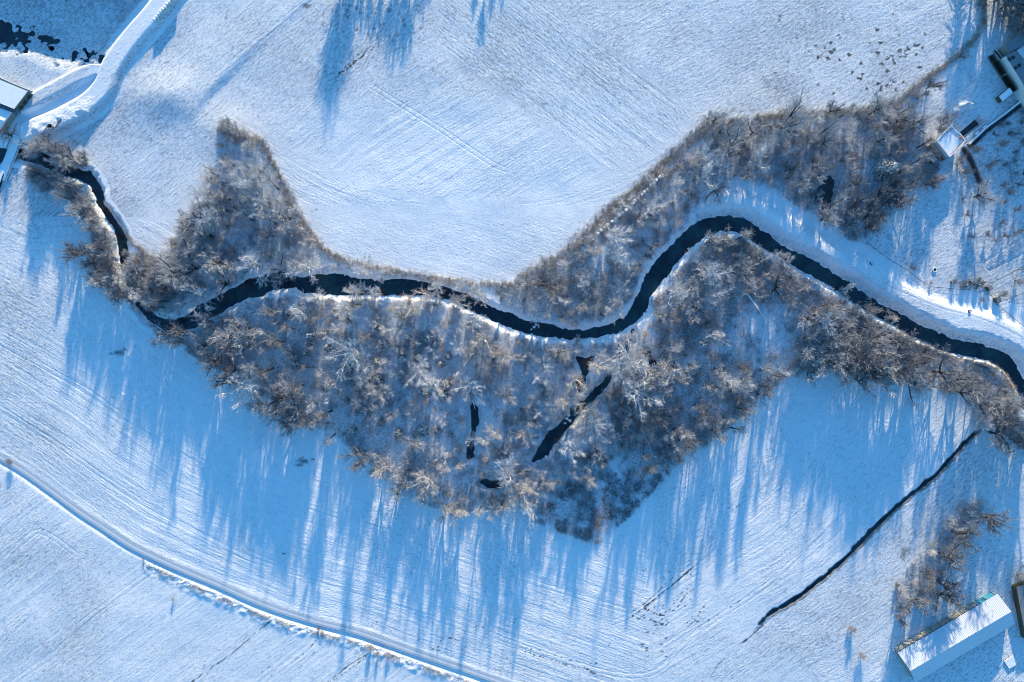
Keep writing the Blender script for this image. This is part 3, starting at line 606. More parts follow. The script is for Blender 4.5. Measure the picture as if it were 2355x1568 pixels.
def tree_mesh(kind, seed):
    rs = random.Random(seed); tr = MB(); cr = MB()
    if kind == 'spread':               # height about 10, crown radius about 4
        h0 = rs.uniform(1.8, 3.2); lean = Vector((rs.uniform(-.12, .12), rs.uniform(-.12, .12), 1))
        pts, rad, d = grow(rs, Vector((0, 0, -.3)), lean, h0, .30, .23, 3, .06); tr.tube(pts, rad, 6); top = pts[-1]
        nl = rs.randint(5, 7); a0 = rs.random() * 6.28
        for i in range(nl):
            a = a0 + 6.283 * i / nl + rs.uniform(-.3, .3); tilt = rs.uniform(.25, .95) if i else .1
            dd_ = Vector((math.cos(a) * math.sin(tilt), math.sin(a) * math.sin(tilt), math.cos(tilt))); L = rs.uniform(5.0, 7.0)
            lp, lr, _ = grow(rs, top - Vector((0, 0, rs.uniform(0, .6))), dd_, L, .24, .075, 6, .24, .06); tr.tube(lp, lr, 4)
            for k in range(9):
                j = 1 + k * 5 // 9; q = lp[j].lerp(lp[j + 1], rs.random()) if j < 6 else lp[-1]; dl = (lp[min(j + 1, 6)] - lp[j - 1]).normalized()
                twigs(rs, cr, q, side(rs, dl, rs.uniform(.5, 1.0)), rs.uniform(1.7, 2.7) * (1.15 - .05 * k), .08, 2, 5)
            twigs(rs, cr, lp[-1], (lp[-1] - lp[-2]).normalized(), 1.6, .04, 2, 5)
    elif kind == 'slender':
        pts, rad, d = grow(rs, Vector((0, 0, -.3)), Vector((rs.uniform(-.08, .08), rs.uniform(-.08, .08), 1)), 9.4, .26, .05, 9, .05); tr.tube(pts, rad, 5)
        for k in range(20):
            t = .38 + .6 * k / 19; i = min(int(t * 9), 8); q = pts[i].lerp(pts[i + 1], t * 9 - i); ang = rs.uniform(.5, .95)
            twigs(rs, cr, q, side(rs, Vector((0, 0, 1)), ang), (3.3 - 2.2 * (t - .38) / .6) * rs.uniform(.7, 1.1), .06, 2, 6, .7, .09)
    elif kind == 'shrub':              # many stems, height about 5
        for s_ in range(13):
            a = rs.random() * 6.28; tilt = rs.uniform(.05, .75); d = Vector((math.cos(a) * math.sin(tilt), math.sin(a) * math.sin(tilt), math.cos(tilt)))
            pts, rad, _ = grow(rs, Vector((math.cos(a) * .3, math.sin(a) * .3, -.15)), d, rs.uniform(2.6, 3.8), .06, .025, 4, .12, .04); tr.tube(pts, rad, 3)
            for k in range(6):
                i = 1 + k * 3 // 6; q = pts[i].lerp(pts[i + 1], rs.random()); twigs(rs, cr, q, side(rs, (pts[i + 1] - pts[i]).normalized(), rs.uniform(.3, .8)), rs.uniform(1.2, 1.9), .032, 2, 4)
    return tr, cr
def needle_mesh(kind, seed):
    rs = random.Random(seed); tr = MB(); cr = MB(); H = 10.0
    tr.tube([Vector((0, 0, -.3)), Vector((0, 0, 5)), Vector((0, 0, H * .97))], [.2, .12, .02], 6)
    nw = 15 if kind == 'fir' else 9
    for wv in range(nw):
        t = (wv + .4) / nw; z = H * (.10 + .88 * t); r = (1 - t) ** .8 * (3.2 if kind == 'fir' else 3.0) + .25
        for b in range(9 if t < .7 else 6):
            a = rs.random() * 6.283; L = r * rs.uniform(.75, 1.12); droop = -.30 if kind == 'fir' else .1
            e = Vector((math.cos(a) * L, math.sin(a) * L, droop * L + rs.uniform(-.2, .2))); base = Vector((0, 0, z)); tr.tube([base, base + e], [.04, .015], 3)
            m = max(4, int(L * 7)); perp = Vector((-math.sin(a), math.cos(a), 0))
            for k in range(m):
                f = .18 + .82 * (k + rs.random()) / m; c = base + e * f; wd = (.55 * (1 - f * .6) + .12) * rs.uniform(.6, 1.2)
                s_ = rs.choice((-1, 1)); v1 = (perp * s_ * .85 + e.normalized() * .55 + Vector((0, 0, rs.uniform(-.35, .3)))) * wd; v2 = e.normalized() * rs.uniform(.10, .2) + Vector((0, 0, rs.uniform(-.08, .08)))
                cr.add([c - v2, c + v2, c + v1 + v2 * .3, c + v1 - v2 * .3], [(0, 1, 2, 3)])
    return tr, cr
lib = {}
def lib_tree(key, kind, seed, bark, leaf):
    tr, cr = (needle_mesh if kind in ('fir', 'pine') else tree_mesh)(kind, seed)
    def mk(nm, mb, mat):
        me = bpy.data.meshes.new(nm); me.from_pydata(mb.v, [], mb.f); me.update(); me.materials.append(mat); return me
    lib.setdefault(key, []).append((mk('trunk', tr, M[bark]), mk('needles' if kind in ('fir', 'pine') else 'crown', cr, M[leaf])))
for i in range(4): lib_tree('pale', 'spread', 100 + i, 'palebark', 'twigf')
for i in range(4): lib_tree('grey', 'spread', 200 + i, 'bark', 'twig')
for i in range(3): lib_tree('dark', 'spread', 300 + i, 'bark', 'twigd')
for i in range(3): lib_tree('tawny', 'spread', 350 + i, 'palebark', 'twigt')
for i in range(3): lib_tree('slim', 'slender', 400 + i, 'bark', 'twig')
for i in range(2): lib_tree('slimdark', 'slender', 450 + i, 'bark', 'twigd')
for i in range(3): lib_tree('sapling', 'spread', 700 + i, 'palebark', 'twigf')
for i in range(2): lib_tree('saplinggrey', 'spread', 720 + i, 'bark', 'twig')
for i in range(2): lib_tree('shrub', 'shrub', 500 + i, 'bark', 'twig')
for i in range(2): lib_tree('shrubpale', 'shrub', 520 + i, 'palebark', 'twigf')
for i in range(2): lib_tree('shrubdark', 'shrub', 540 + i, 'bark', 'twigd')
for i in range(2): lib_tree('shrubtawny', 'shrub', 560 + i, 'palebark', 'twigt')
for i in range(3): lib_tree('fir', 'fir', 600 + i, 'bark', 'fir')
NAMES = dict(pale='bare_tree', grey='bare_tree', dark='bare_tree', tawny='bare_tree', slim='slender_tree', slimdark='slender_tree', shrub='bare_shrub', shrubpale='bare_shrub', shrubdark='bare_shrub', shrubtawny='bare_shrub', fir='fir_tree', sapling='sapling', saplinggrey='sapling')
placed = []; count = {}
tr_rng = random.Random(99)
def plant(key, x, y, h, label, group=None, wid=1.0, tilt=None, z=None, name=None):
    """x, y in metres; h the height in metres (library height 10, shrubs 5)"""
    base = 4.6 if key.startswith('shrub') else 10.0
    if base > 5 and h >= 10 and key != 'fir': h *= 1.08
    t, c = tr_rng.choice(lib[key]); s = h / base
    if z is None: z = hz(x, y)
    o = empty(name or NAMES[key], (x, y, z), tr_rng.random() * 6.283, 1); o.scale = (s * wid * tr_rng.uniform(.9, 1.15), s * wid * tr_rng.uniform(.9, 1.15), s)
    if tilt: o.rotation_euler = (tilt[0], tilt[1], o.rotation_euler[2])
    for nm, me in (('trunk' if not key.startswith('shrub') else 'stem', t), ('needles' if key == 'fir' else 'crown', c)):
        q = bpy.data.objects.new(nm, me); C.objects.link(q); q.parent = o
    cat = {'bare_tree': 'tree', 'slender_tree': 'slender tree', 'bare_shrub': 'shrub', 'fir_tree': 'fir tree', 'sapling': 'young tree'}[NAMES[key]]
    tag(o, label, cat, group); placed.append((x, y, h * (.28 if cat != 'shrub' else .4))); count[cat] = count.get(cat, 0) + 1
    return o

# trees one can pick out: (column, row, x, y) of the foot on the survey tiles
PICK = [
 ('pale', 0,0,430,1130, 9, 'pale branched tree bending over the river below the weir building'),
 ('dark', 0,0,90,940, 8, 'dark bare tree on the bank beside the bridge at the far left edge'),
 ('pale', 0,0,1720,1190, 11, 'tall white limbed tree near the northern tip of the left copse'),
 ('pale', 0,0,1740,1040, 9, 'slightly smaller white limbed tree at the very tip of the left copse'),
 ('grey', 0,1,820,380, 13, 'thick dark trunk leaning left between the river arm and the left field'),
 ('dark', 0,1,560,195, 11, 'lone tree reaching furthest out over the snow of the left field'),
 ('pale', 0,1,910,400, 12, 'tree with white forked limbs standing over the narrow left river arm'),
 ('grey', 0,1,1275,330, 19, 'tallest tree on the left rim of the triangular copse, long dark trunk'),
 ('grey', 0,1,1545,255, 17, 'tree with a long level looking trunk in the middle of the triangular copse'),
 ('slim', 0,1,1165,510, 12, 'slim trunk pointing at the river bend from the left copse'),
 ('slimdark', 0,1,1135,550, 11, 'short thick trunk right above the river bend at the left copse'),
 ('dark', 0,1,1210,735, 14, 'leaning tree at the western tip of the main wood beside fallen reddish stems'),
 ('grey', 0,1,1640,742, 16, 'big grey tree on the north western edge of the main wood'),
 ('grey', 0,1,1740,812, 17, 'grey tree leaning toward the left field from the western wood edge'),
 ('pale', 1,1,215,545, 8, 'round white radial tree on the south bank where the river turns east'),
 ('pale', 1,1,430,490, 11, 'white crooked tree hanging over the river by the first shallow bar'),
 ('pale', 1,1,290,300, 12, 'large white tree with a straight leaning trunk on the north bank by the copse'),
 ('pale', 1,1,370,300, 11, 'knotty white tree next to the straight leaning one on the north bank'),
 ('pale', 1,1,690,450, 13, 'frosted tree spanning the river right of the first shallow bar'),
 ('pale', 1,1,825,460, 11, 'second frosted tree overhanging the river east of the shallow bar'),
 ('tawny', 1,1,1060,480, 7, 'small brown tree alone on the straight south bank of the river'),
 ('tawny', 1,1,1195,465, 10, 'brown tree with a full crown over the middle of the river'),
 ('pale', 1,1,1245,420, 11, 'thin white tree beside the brown one over the middle of the river'),
 ('tawny', 1,1,1390,520, 10, 'wide brown tree hanging over the river before it bends down'),
 ('pale', 1,1,1500,650, 9, 'white antler shaped tree behind the river bend in the main wood'),
 ('grey', 1,1,300,1215, 18, 'large dark forked tree leaning out over the lower left field'),
 ('grey', 1,1,790,1040, 15, 'big grey tree at the heart of the western half of the main wood'),
 ('pale', 1,1,1215,1060, 14, 'large white radial tree in the centre of the main wood'),
 ('pale', 1,1,1150,990, 12, 'second white radial tree touching the large central one'),
 ('pale', 1,1,1720,1500, 9, 'small white star shaped tree left of the lower creek'),
 ('pale', 2,1,700,80, 12, 'white tree above the bale row on the northern bank'),
 ('pale', 2,1,700,220, 14, 'large white open crowned tree on the inner side of the northern river bend'),
 ('dark', 2,1,235,405, 15, 'dark bare tree standing up out of the field edge above the river'),
 ('grey', 2,1,105,400, 12, 'grey tree left of the dark one at the field edge above the river'),
 ('pale', 2,1,160,575, 10, 'white rounded tree at the water on the northern bank mid river'),
 ('pale', 2,1,240,470, 9, 'small white tree behind the rounded one on the northern bank'),
 ('tawny', 2,1,580,435, 8, 'light brown tree in the open floor of the northern bank'),
 ('pale', 2,1,1330,335, 15, 'big round white crowned tree alone on the right hand peninsula'),
 ('pale', 2,1,1340,475, 12, 'white fan shaped tree below the big round one on the peninsula'),
 ('grey', 2,1,1560,305, 15, 'grey tree with a long dark trunk right of the big round white tree'),
 ('pale', 2,1,1345,745, 13, 'white tree with a dark double trunk in the middle of the peninsula'),
 ('pale', 2,1,800,945, 17, 'great leaning tree with a mossy trunk beside the small dark pool'),
 ('grey', 2,1,1100,958, 17, 'grey tree right of the small dark pool on the peninsula'),
 ('grey', 2,1,60,900, 13, 'grey tree on the south bank below the river bend'),
 ('pale', 2,1,240,990, 13, 'spreading white tree left of the shaded pool'),
 ('tawny', 2,1,430,1040, 12, 'yellowish tree between the shaded pool and the creek'),
 ('tawny', 2,1,360,1180, 12, 'yellowish fan shaped tree leaning over the widest part of the creek'),
 ('pale', 2,1,250,1240, 11, 'white tree at the left bank of the lower creek'),
 ('pale', 2,1,850,1125, 19, 'very large white fan shaped tree leaning right below the small pool'),
 ('dark', 2,1,720,1125, 9, 'small dark round tree left of the very large fan shaped one'),
 ('pale', 2,1,390,1500, 12, 'white tree at the right bank where the creek ends'),
 ('tawny', 2,1,80,1420, 9, 'pinkish brown low tree left of where the creek ends'),
 ('pale', 2,1,545,1350, 12, 'frost tipped tree right of the lower creek'),
 ('grey', 2,0,1490,1010, 15, 'round fan shaped tree at the top of the northern wood, nearest the field'),
 ('pale', 2,0,1310,1095, 10, 'small white tree left of the round fan shaped one at the northern wood edge'),
 ('pale', 2,0,1300,1240, 14, 'white tree right of the bale row in the northern wood'),
 ('pale', 2,0,940,1445, 12, 'white star shaped tree right beside the bale row'),
 ('pale', 2,0,1120,1275, 9, 'small white tree close to the upper end of the bale row'),
 ('pale', 2,0,1650,1130, 14, 'long limbed white tree drooping toward the river levee'),
 ('grey', 3,0,90,885, 20, 'tallest fan shaped tree standing out over the big field'),
 ('slim', 3,0,490,810, 12, 'slim fan shaped tree right of the tallest one at the field edge'),
 ('grey', 3,0,680,800, 14, 'wide grey tree in the field edge row before the farm'),
 ('dark', 3,0,1090,610, 9, 'dense round tree in the hedge between the big field and the farm meadow'),
 ('dark', 3,0,1310,400, 5, 'small thorny tree higher up in the hedge by the farm meadow'),
 ('grey', 3,0,985,860, 11, 'bare tree in front of the farm meadow left of the dense conical one'),
 ('shrubdark', 3,0,1190,880, 8, 'dense conical brown tree beside the flat roofed house'),
 ('grey', 3,0,300,1200, 13, 'dark leaning tree left of the long pool in the northern wood'),
 ('dark', 3,0,550,1440, 10, 'dark tree right of the long pool in the northern wood'),
 ('grey', 3,0,1420,1360, 11, 'largest bare tree in the garden below the orchard'),
 ('pale', 3,1,530,425, 9, 'white round tree hanging over the river on the leveed reach'),
 ('grey', 3,1,690,560, 8, 'dark dense crown over the water right of the white round one'),
 ('tawny', 3,1,80,190, 7, 'light brown tree overhanging the upper leveed reach'),
 ('tawny', 3,1,845,610, 7, 'thin brown tree bending over the lower leveed reach'),
 ('dark', 3,1,25,440, 15, 'dark trunked tree near the top of the peninsula'),
 ('pale', 3,1,325,665, 15, 'white crooked tree with a dark trunk on the right of the peninsula'),
 ('tawny', 3,1,230,870, 12, 'golden limbed tree at the notch of the lower field'),
 ('grey', 3,1,400,935, 16, 'dark tree leaning out over the lower right field'),
 ('grey', 3,1,720,990, 16, 'second dark tree leaning over the lower right field'),
 ('grey', 3,1,905,985, 16, 'third dark tree leaning over the lower right field, nearest the bend of the wood edge'),
 ('pale', 3,1,1430,1330, 10, 'white twigged tree by the upper end of the ditch'),
 ('dark', 3,2,1455,405, 15, 'round dark crowned tree at the top of the hedge above the barn'),
 ('dark', 3,2,1270,525, 13, 'bare tree just below the round crowned one in the barn hedge'),
 ('dark', 3,2,1175,675, 15, 'widest bare tree in the middle of the barn hedge'),
 ('dark', 3,2,1180,880, 13, 'double stemmed tree in the lower part of the barn hedge'),
 ('dark', 3,2,1145,950, 14, 'long trunked tree pointing at the barn roof from the hedge'),
 ('dark', 3,2,960,990, 13, 'tree leaning toward the far end of the barn from the hedge'),
 ('dark', 3,2,880,1105, 7, 'small bare tree at the lower end of the barn hedge'),
 ('dark', 3,2,1050,800, 9, 'slight bare tree inside the barn hedge'),
]
for k, c, r, x, y, h, lab in PICK:
    px, py = VT(c, r, x, y); plant(k, px, py, h, lab)
FIRS = [(370,745,8,'largest snow flecked fir in the western half of the main wood'),(480,830,5,'fir right below the largest western one'),(340,870,5,'fir straight below the largest western one'),(260,950,6,'westernmost fir of the main wood'),(610,975,7,'dark fir below a grey tree in the western wood'),(880,800,7,'fir in the upper middle of the main wood'),(860,700,5,'northernmost fir near the open snow patch'),(830,925,6,'fir left of the middle fir cluster'),(830,1045,7,'fir with a snowy crown beside the big grey tree'),(1040,765,5,'snow covered fir below the open patch'),(1110,800,5,'small pinkish lit fir in the upper cluster'),(1185,760,6,'snow covered fir at the top right of the cluster'),(1240,800,6,'fir at the right of the upper cluster'),(1110,895,5,'small fir in the middle of the cluster'),(1265,940,6,'fir right of the second white radial tree'),(1320,890,4,'small pinkish fir at the right end of the cluster'),(1030,1075,5,'fir left of the large central white tree'),(1150,1140,7,'white topped fir directly below the large central tree'),(1310,1090,7,'tall snowy fir right of the large central tree'),(1285,1160,7,'snowiest fir below the tall one right of centre'),(470,1110,5,'white dusted fir in the lower western wood'),(1140,1400,7,'darkest fir of the southern wood'),(975,1420,6,'snowy fir left of the darkest southern one'),(860,1345,5,'fir above a pinkish crown in the southern wood'),(660,1400,6,'fir close to the southern field edge'),(1240,1410,4,'small fir right of the darkest southern one'),(1340,1430,4,'low brownish fir near the narrow pool'),(1010,890,4,'small fir between two white limbed trees'),(210,590,4,'little dark fir at the river edge of the main wood')]
for x, y, h, lab in FIRS:
    p = up(VT(1, 1, x, y), h * .6); plant('fir', p[0], p[1], h, lab, 'snowy firs of the main wood', 1.25)
p = up(VT(3, 0, 835, 1160), 6); plant('fir', p[0], p[1], 12.5, 'large snow laden spruce in the northern wood near the farm', None, 1.25)

QUEUE = []
def scatter(zone, n, keys, hs, label, group, mind, seed, pred=None):
    rs = random.Random(seed); poly = zones[zone] if isinstance(zone, str) else W(zone); xs = [p[0] for p in poly]; ys = [p[1] for p in poly]; k = 0; tries = 0
    while k < n and tries < n * 60:
        tries += 1; x = rs.uniform(min(xs), max(xs)); y = rs.uniform(min(ys), max(ys))
        if not inside(poly, np.array([x]), np.array([y]))[0]: continue
        i = int(np.searchsorted(gx, x)); j = int(np.searchsorted(gy, y))
        if D_riv[j, i] < 1.2 or D_small[j, i] < 1.2 or (pred and not pred(x / S + 1177, 784 - y / S)): continue
        key = rs.choice(keys); h = rs.uniform(*hs)
        if any(abs(x - a) < 12 and abs(y - b) < 12 and math.hypot(x - a, y - b) < mind for a, b, _ in placed): continue
        kd = {'slim': 'slim grey tree', 'slimdark': 'slim dark tree', 'pale': 'frosted white tree', 'grey': 'grey bare tree', 'dark': 'dark bare tree', 'tawny': 'light brown tree',
              'shrub': 'grey twiggy bush', 'shrubpale': 'frosted bush', 'shrubdark': 'dark twiggy bush', 'shrubtawny': 'light brown bush', 'sapling': 'young frosted tree', 'saplinggrey': 'young grey tree'}[key]
        QUEUE.append((plant(key, x, y, h, None, None, rs.uniform(.85, 1.1)), kd, label)); k += 1
    return k
scatter('copse', 34, ['grey', 'grey', 'slim', 'pale'], (11, 17), 'in the triangular copse above the left river bend', '', 4.6, 1, lambda x, y: x < 690 and y > 360)
scatter('copse', 10, ['pale', 'shrubpale', 'tawny'], (5, 8), 'on the north bank between copse and river bend', '', 3.5, 2, lambda x, y: x > 690)
scatter('left', 22, ['grey', 'slim', 'dark'], (8, 12), 'in the strip of trees along the left river arm', '', 4.0, 3)
scatter('main', 28, ['grey', 'slim', 'slimdark', 'pale'], (12, 17), 'in the western half of the main wood', '', 5.0, 4, lambda x, y: x < 850)
scatter('main', 34, ['grey', 'pale', 'tawny', 'slim'], (9, 14), 'in the eastern half of the main wood', '', 5.0, 5, lambda x, y: x >= 850)
scatter('right', 26, ['grey', 'grey', 'pale', 'slim'], (9, 14), 'on the broad peninsula right of the creek', '', 6.0, 6, lambda x, y: (x < 1850 and y < 880 or x < 1560) and not (1600 < x < 1830 and 690 < y < 850) and not (x > 1380 and y > 1000))
scatter('right', 34, ['slimdark', 'slimdark', 'slim'], (11, 15), 'in the plantation along the slanting wood edge', '', 3.2, 7, lambda x, y: x < 1850 and y > 840 and x > 1470)
scatter('right', 34, ['grey', 'dark', 'slimdark'], (12, 16), 'in the belt between river levee and lower right field', '', 4.6, 8, lambda x, y: x >= 1850 and y > (x - 1850) * .5 + 690)
scatter('north', 34, ['grey', 'dark', 'slim', 'slimdark'], (8, 12), 'in the northern wood below the farm', '', 5.0, 9, lambda x, y: x > 1620)
scatter('north', 20, ['pale', 'grey', 'tawny'], (7, 11), 'on the northern bank between field and river', '', 5.0, 10, lambda x, y: x <= 1620)
scatter([(2020, 350), (2085, 360), (2130, 400), (2130, 430), (2080, 450), (2000, 530), (1960, 555), (1930, 520), (2000, 440)], 12, ['grey', 'dark'], (9, 12), 'along the garden side of the northern wood', '', 3.6, 61)
scatter([(400, 790), (520, 870), (640, 950), (770, 1010), (870, 1090), (950, 1150), (1050, 1185), (1175, 1165), (1225, 1160), (1180, 1120), (1050, 1140), (960, 1100), (880, 1030), (780, 950), (650, 900), (540, 830), (430, 760)], 14, ['grey', 'grey', 'dark'], (12, 15), 'along the southern edge of the main wood', '', 4.0, 62)
scatter('main', 80, ['sapling', 'sapling', 'saplinggrey'], (6, 9), 'in the main wood', '', 3.0, 71)
scatter('right', 44, ['sapling', 'saplinggrey'], (5, 8), 'on the peninsula', '', 3.4, 72, lambda x, y: (y > (x - 1850) * .5 + 690 or x < 1850) and not (1640 < x < 1830 and 690 < y < 850) and not (x < 1480 and y > 1020))
scatter('north', 40, ['sapling', 'saplinggrey'], (5, 8), 'in the northern wood', '', 3.2, 73)
scatter('copse', 24, ['sapling', 'saplinggrey'], (5, 8), 'in the copse', '', 3.2, 74)
# bushes
scatter('copse', 22, ['shrub', 'shrubpale', 'shrubtawny'], (3, 5), 'in the triangular copse above the left river bend', '', 2.4, 11)
scatter('left', 30, ['shrub', 'shrubdark', 'shrub'], (3.5, 5.5), 'in the strip of trees along the left river arm', '', 2.2, 12)
scatter('main', 45, ['shrub', 'shrubpale', 'shrubtawny'], (3, 5), 'on the floor of the main wood', '', 2.6, 13)
scatter('right', 40, ['shrub', 'shrubpale', 'shrubdark'], (2.5, 4.5), 'on the peninsula right of the creek', '', 2.6, 14, lambda x, y: x < 1850 and not (1640 < x < 1830 and 690 < y < 850))
scatter('right', 34, ['shrub', 'shrub', 'shrubdark'], (3, 5), 'in the belt between river levee and lower right field', '', 2.2, 15, lambda x, y: x >= 1850)
scatter('north', 40, ['shrub', 'shrubpale', 'shrubdark'], (3, 5), 'in the northern wood and bank strip', '', 2.6, 16)
scatter('rhedge', 22, ['shrubpale', 'shrub', 'shrubdark'], (2.5, 4.5), 'in the hedge above the barn', '', 1.8, 17)
scatter([(498, 292), (528, 285), (606, 318), (618, 350), (560, 345), (510, 345)], 9, ['shrubtawny', 'shrub'], (4, 6), 'at the northern tip of the triangular copse', '', 1.6, 18)
scatter([(60, 330), (190, 345), (205, 395), (140, 375), (70, 352)], 10, ['shrubdark', 'shrub'], (4, 6), 'over the river mouth by the bridge', '', 1.6, 19)
scatter([(70, 385), (130, 392), (215, 455), (235, 520), (200, 500), (150, 455), (80, 420)], 14, ['shrub', 'shrubtawny'], (4, 6), 'in the long hedge on the left bank', '', 1.8, 20)
for c, r, x, y, h, lab in ((3,1,985,278,2.6,'dark round bush on the fence line above the levee'),(3,1,1120,385,2.0,'low bush at the bend of the fence line'),(3,1,1280,385,3.2,'grey bush at the left end of the garden hedge'),(3,1,1335,390,3.0,'grey bush in the middle of the garden hedge'),(3,1,1450,370,3.2,'brown bush at the right end of the garden hedge'),(3,1,1470,500,2.2,'lone bush in the shaded meadow below the hedge'),(3,1,1385,65,3.4,'lone bush with a short trunk in the garden meadow'),(3,1,1590,480,4.4,'round bush beside the small garden huts'),(3,1,1700,360,4.2,'pruned bush in the narrow garden strip'),(3,0,1330,1190,4.5,'dark thorny bush left of the hedge line below the house'),(3,0,1300,1120,4.,'dark thorny bush close below the house'),
                           (3,2,575,1210,3.4,'small tree shaped bush in the open field left of the barn'),(3,2,635,1370,3.4,'bush casting a long shadow left of the barn'),(3,2,560,1180,2.2,'low bush just above the one left of the barn'),(0,2,82,45,2.6,'dark bush right on the roadside at the left edge'),(1,2,435,1195,1.6,'small dark bush beside the tracks leaving the road'),(1,2,462,1218,1.4,'smaller dark bush at the tracks leaving the road'),(1,2,800,1320,3.2,'largest bush in the verge below the road'),(1,2,850,1360,2.4,'middle bush in the verge below the road'),(1,2,912,1378,2.6,'right hand bush in the verge below the road'),(0,2,985,718,1.2,'tiny bush at the ditch beside the road'),(0,2,1200,992,1.6,'tiny lone bush in the field below the road'),(0,1,1070,810,2.2,'low bush at the western corner of the main wood'),
                           (3,0,1010,340,1.5,'tuft shaped bush'),(2,0,880,1302,1.2,'tiny dark bush beside the middle of the bale row'),(2,1,495,55,1.8,'dark tuft bush in the field by the lower bale row')):
    if lab == 'tuft shaped bush': continue
    px, py = VT(c, r, x, y); plant('shrubdark' if 'dark' in lab or 'thorny' in lab else 'shrub', px, py, h, lab)
p = VT(3, 1, 1410, 400); ORD0 = ['first', 'second', 'third', 'fourth']
for k in range(4): plant('fir', p[0] - 4 + k * 2.6, p[1] + (k % 2) * 1.5, 3.2, ORD0[k] + ' frosted evergreen from the left in the garden hedge', 'frosted evergreens in the garden hedge', 1.5)
orch = [(3,0,1600,1000,4.5),(3,0,1420,1042,5),(3,0,1545,930,3),(3,0,1590,865,3),(3,0,1700,920,4),(3,0,1740,985,4),(3,0,1690,1050,3),(3,0,1640,860,3),(3,0,1740,850,3.4),(3,0,1650,930,3.2),(3,0,1500,1150,4.5),(3,0,1560,1110,3),(3,0,1615,1140,3),(3,0,1690,1120,3.4),(3,0,1745,1200,3.6),(3,0,1600,1280,3.8),(3,0,1655,1330,3.6),(3,0,1720,1270,3.6),(3,0,1690,1200,3),(3,0,1330,1380,3),(3,0,1600,1400,3.2),(3,0,1700,1450,3.4),(3,0,1600,1540,3.4),(3,1,1500,50,3),(3,1,1560,90,2.6),(3,1,1620,60,3),(3,1,1690,40,3.2),(3,1,1740,20,3.2),(3,0,1360,1480,3),(3,0,1740,770,3.6)]
for c, r, x, y, h in orch:
    px, py = VT(c, r, x, y); QUEUE.append((plant('dark', px, py, h, None, None, 1.25, name='fruit_tree'), 'small pruned fruit tree', 'in the snowy orchard'))
for i, (x, y, h, k) in enumerate([(2300, 20, 12, 'dark'), (2330, 40, 12, 'dark'), (2290, 45, 9, 'grey'), (2345, 15, 14, 'dark'), (2318, 62, 6, 'shrub'), (2350, 58, 12, 'dark'), (2285, 5, 13, 'grey'), (2315, -15, 15, 'dark'), (2370, 30, 15, 'dark'), (2345, -30, 15, 'grey'), (2365, 70, 13, 'dark'), (2305, 40, 10, 'dark'), (2385, 90, 14, 'grey'), (2340, 70, 9, 'dark')]):
    px, py = V(x, y); QUEUE.append((plant(k, px, py, h, None, None, 1.2), 'dark bushy tree' if k != 'grey' else 'grey bushy tree', 'in the clump behind the farmhouse'))
for i, (x, y, h) in enumerate([(2350, 1300, 6), (2338, 1322, 5), (2352, 1335, 6), (2345, 1020, 8), (2320, 1010, 7), (2352, 985, 9)]):
    px, py = V(x, y); plant('shrub' if h < 6 else 'dark', px, py, h, ('snowy bush at the right edge above the barn' if h < 6 else 'bare tree at the right end of the river belt'), 'right edge bushes' if h < 6 else 'trees at the right end of the belt')
# trees and spruces beyond the upper edge: only their long shadows reach the picture
TIPS = [(745,330),(752,250),(768,180),(790,120),(815,100),(840,95),(860,120),(882,150),(905,185),(925,150),(945,110),(965,70),(985,30),(1100,110),(1125,70),(1150,40),(1085,50),(780,200),(870,60),(900,90),(800,60),(830,40),(930,60)]
for k, (tx, ty) in enumerate(TIPS):
    b = -40 - 18 * (k % 3); L_px = ty - b; px, py = V(tx + L_px * math.tan(R(TILT)), b); plant('dark', px, py, min(L_px * S * math.tan(R(SUN_EL)), 99) / (1.08 if L_px * S * math.tan(R(SUN_EL)) >= 10.8 else 1), 'bare tree beyond the upper field edge, seen by its shadow', 'trees beyond the upper field edge', 1.1)
for x, y, h, wd in ((240, -30, 8, 1.6), (2210, -60, 12, 1.3), (2255, -20, 9, 1.3)):
    px, py = V(x, y); plant('fir', px, py, h, 'tall spruce beyond the corner of the picture', 'spruces beyond the corners', wd)
for x, y, h in ((2270, -50, 15), (2300, -45, 17), (2330, -55, 18), (2355, -40, 18), (2385, -30, 17), (2410, 0, 17), (2240, -60, 13), (2375, 10, 16), (2400, 60, 15), (2375, 130, 14), (2395, 160, 14)):  # unseen trees added to throw shade on farm and orchard
    px, py = V(x, y); plant('dark', px, py, h, 'tall bare tree added beyond the top right corner to shade the farm', 'added shade trees beyond the top right corner', 1.15)
for x, y in ((2385, 200), (2400, 330), (2390, 280), (2420, 420), (2380, 120), (2400, 480)):
    px, py = V(x, y); plant('dark', px, py, 12, 'bare tree beyond the orchard at the right', 'bare trees beyond the orchard')

# fallen trunks
def log(c, r, pts, rad, lab, mat='palebark'):
    P = [VT(c, r, *q) for q in pts]; mb = MB(); pp = [Vector((x, y, hz(x, y) + rad * 1.2)) for x, y in P]
    mb.tube(pp, [rad * (1 - .55 * i / (len(pp) - 1)) for i in range(len(pp))], 6)
    rs = random.Random(int(pts[0][0]))
    for k in range(5):
        i = rs.randrange(1, len(pp)); twigs(rs, mb, pp[i], side(rs, (pp[i] - pp[i - 1]).normalized(), .7), 2.2, .05, 1, 4)
    tag(mb.build('fallen_tree', M[mat]), lab, 'fallen tree')
log(3,0,[(235,1195),(265,1290),(290,1370),(315,1420)],.28,'long white fallen birch beside the dark pool','birch')
log(2,1,[(1620,460),(1670,530),(1720,600),(1750,640)],.5,'snowy fallen trunk next to a white stump on the peninsula')
log(1,1,[(1445,1040),(1470,1100),(1490,1180),(1510,1260),(1520,1340)],.22,'long fallen stem above the narrow pool')
log(1,1,[(1235,735),(1270,785),(1310,830),(1345,855)],.2,'curved fallen stem below the antler shaped tree')
log(1,1,[(1620,800),(1660,825),(1720,850)],.2,'pale fallen branch near the eastern river bend')
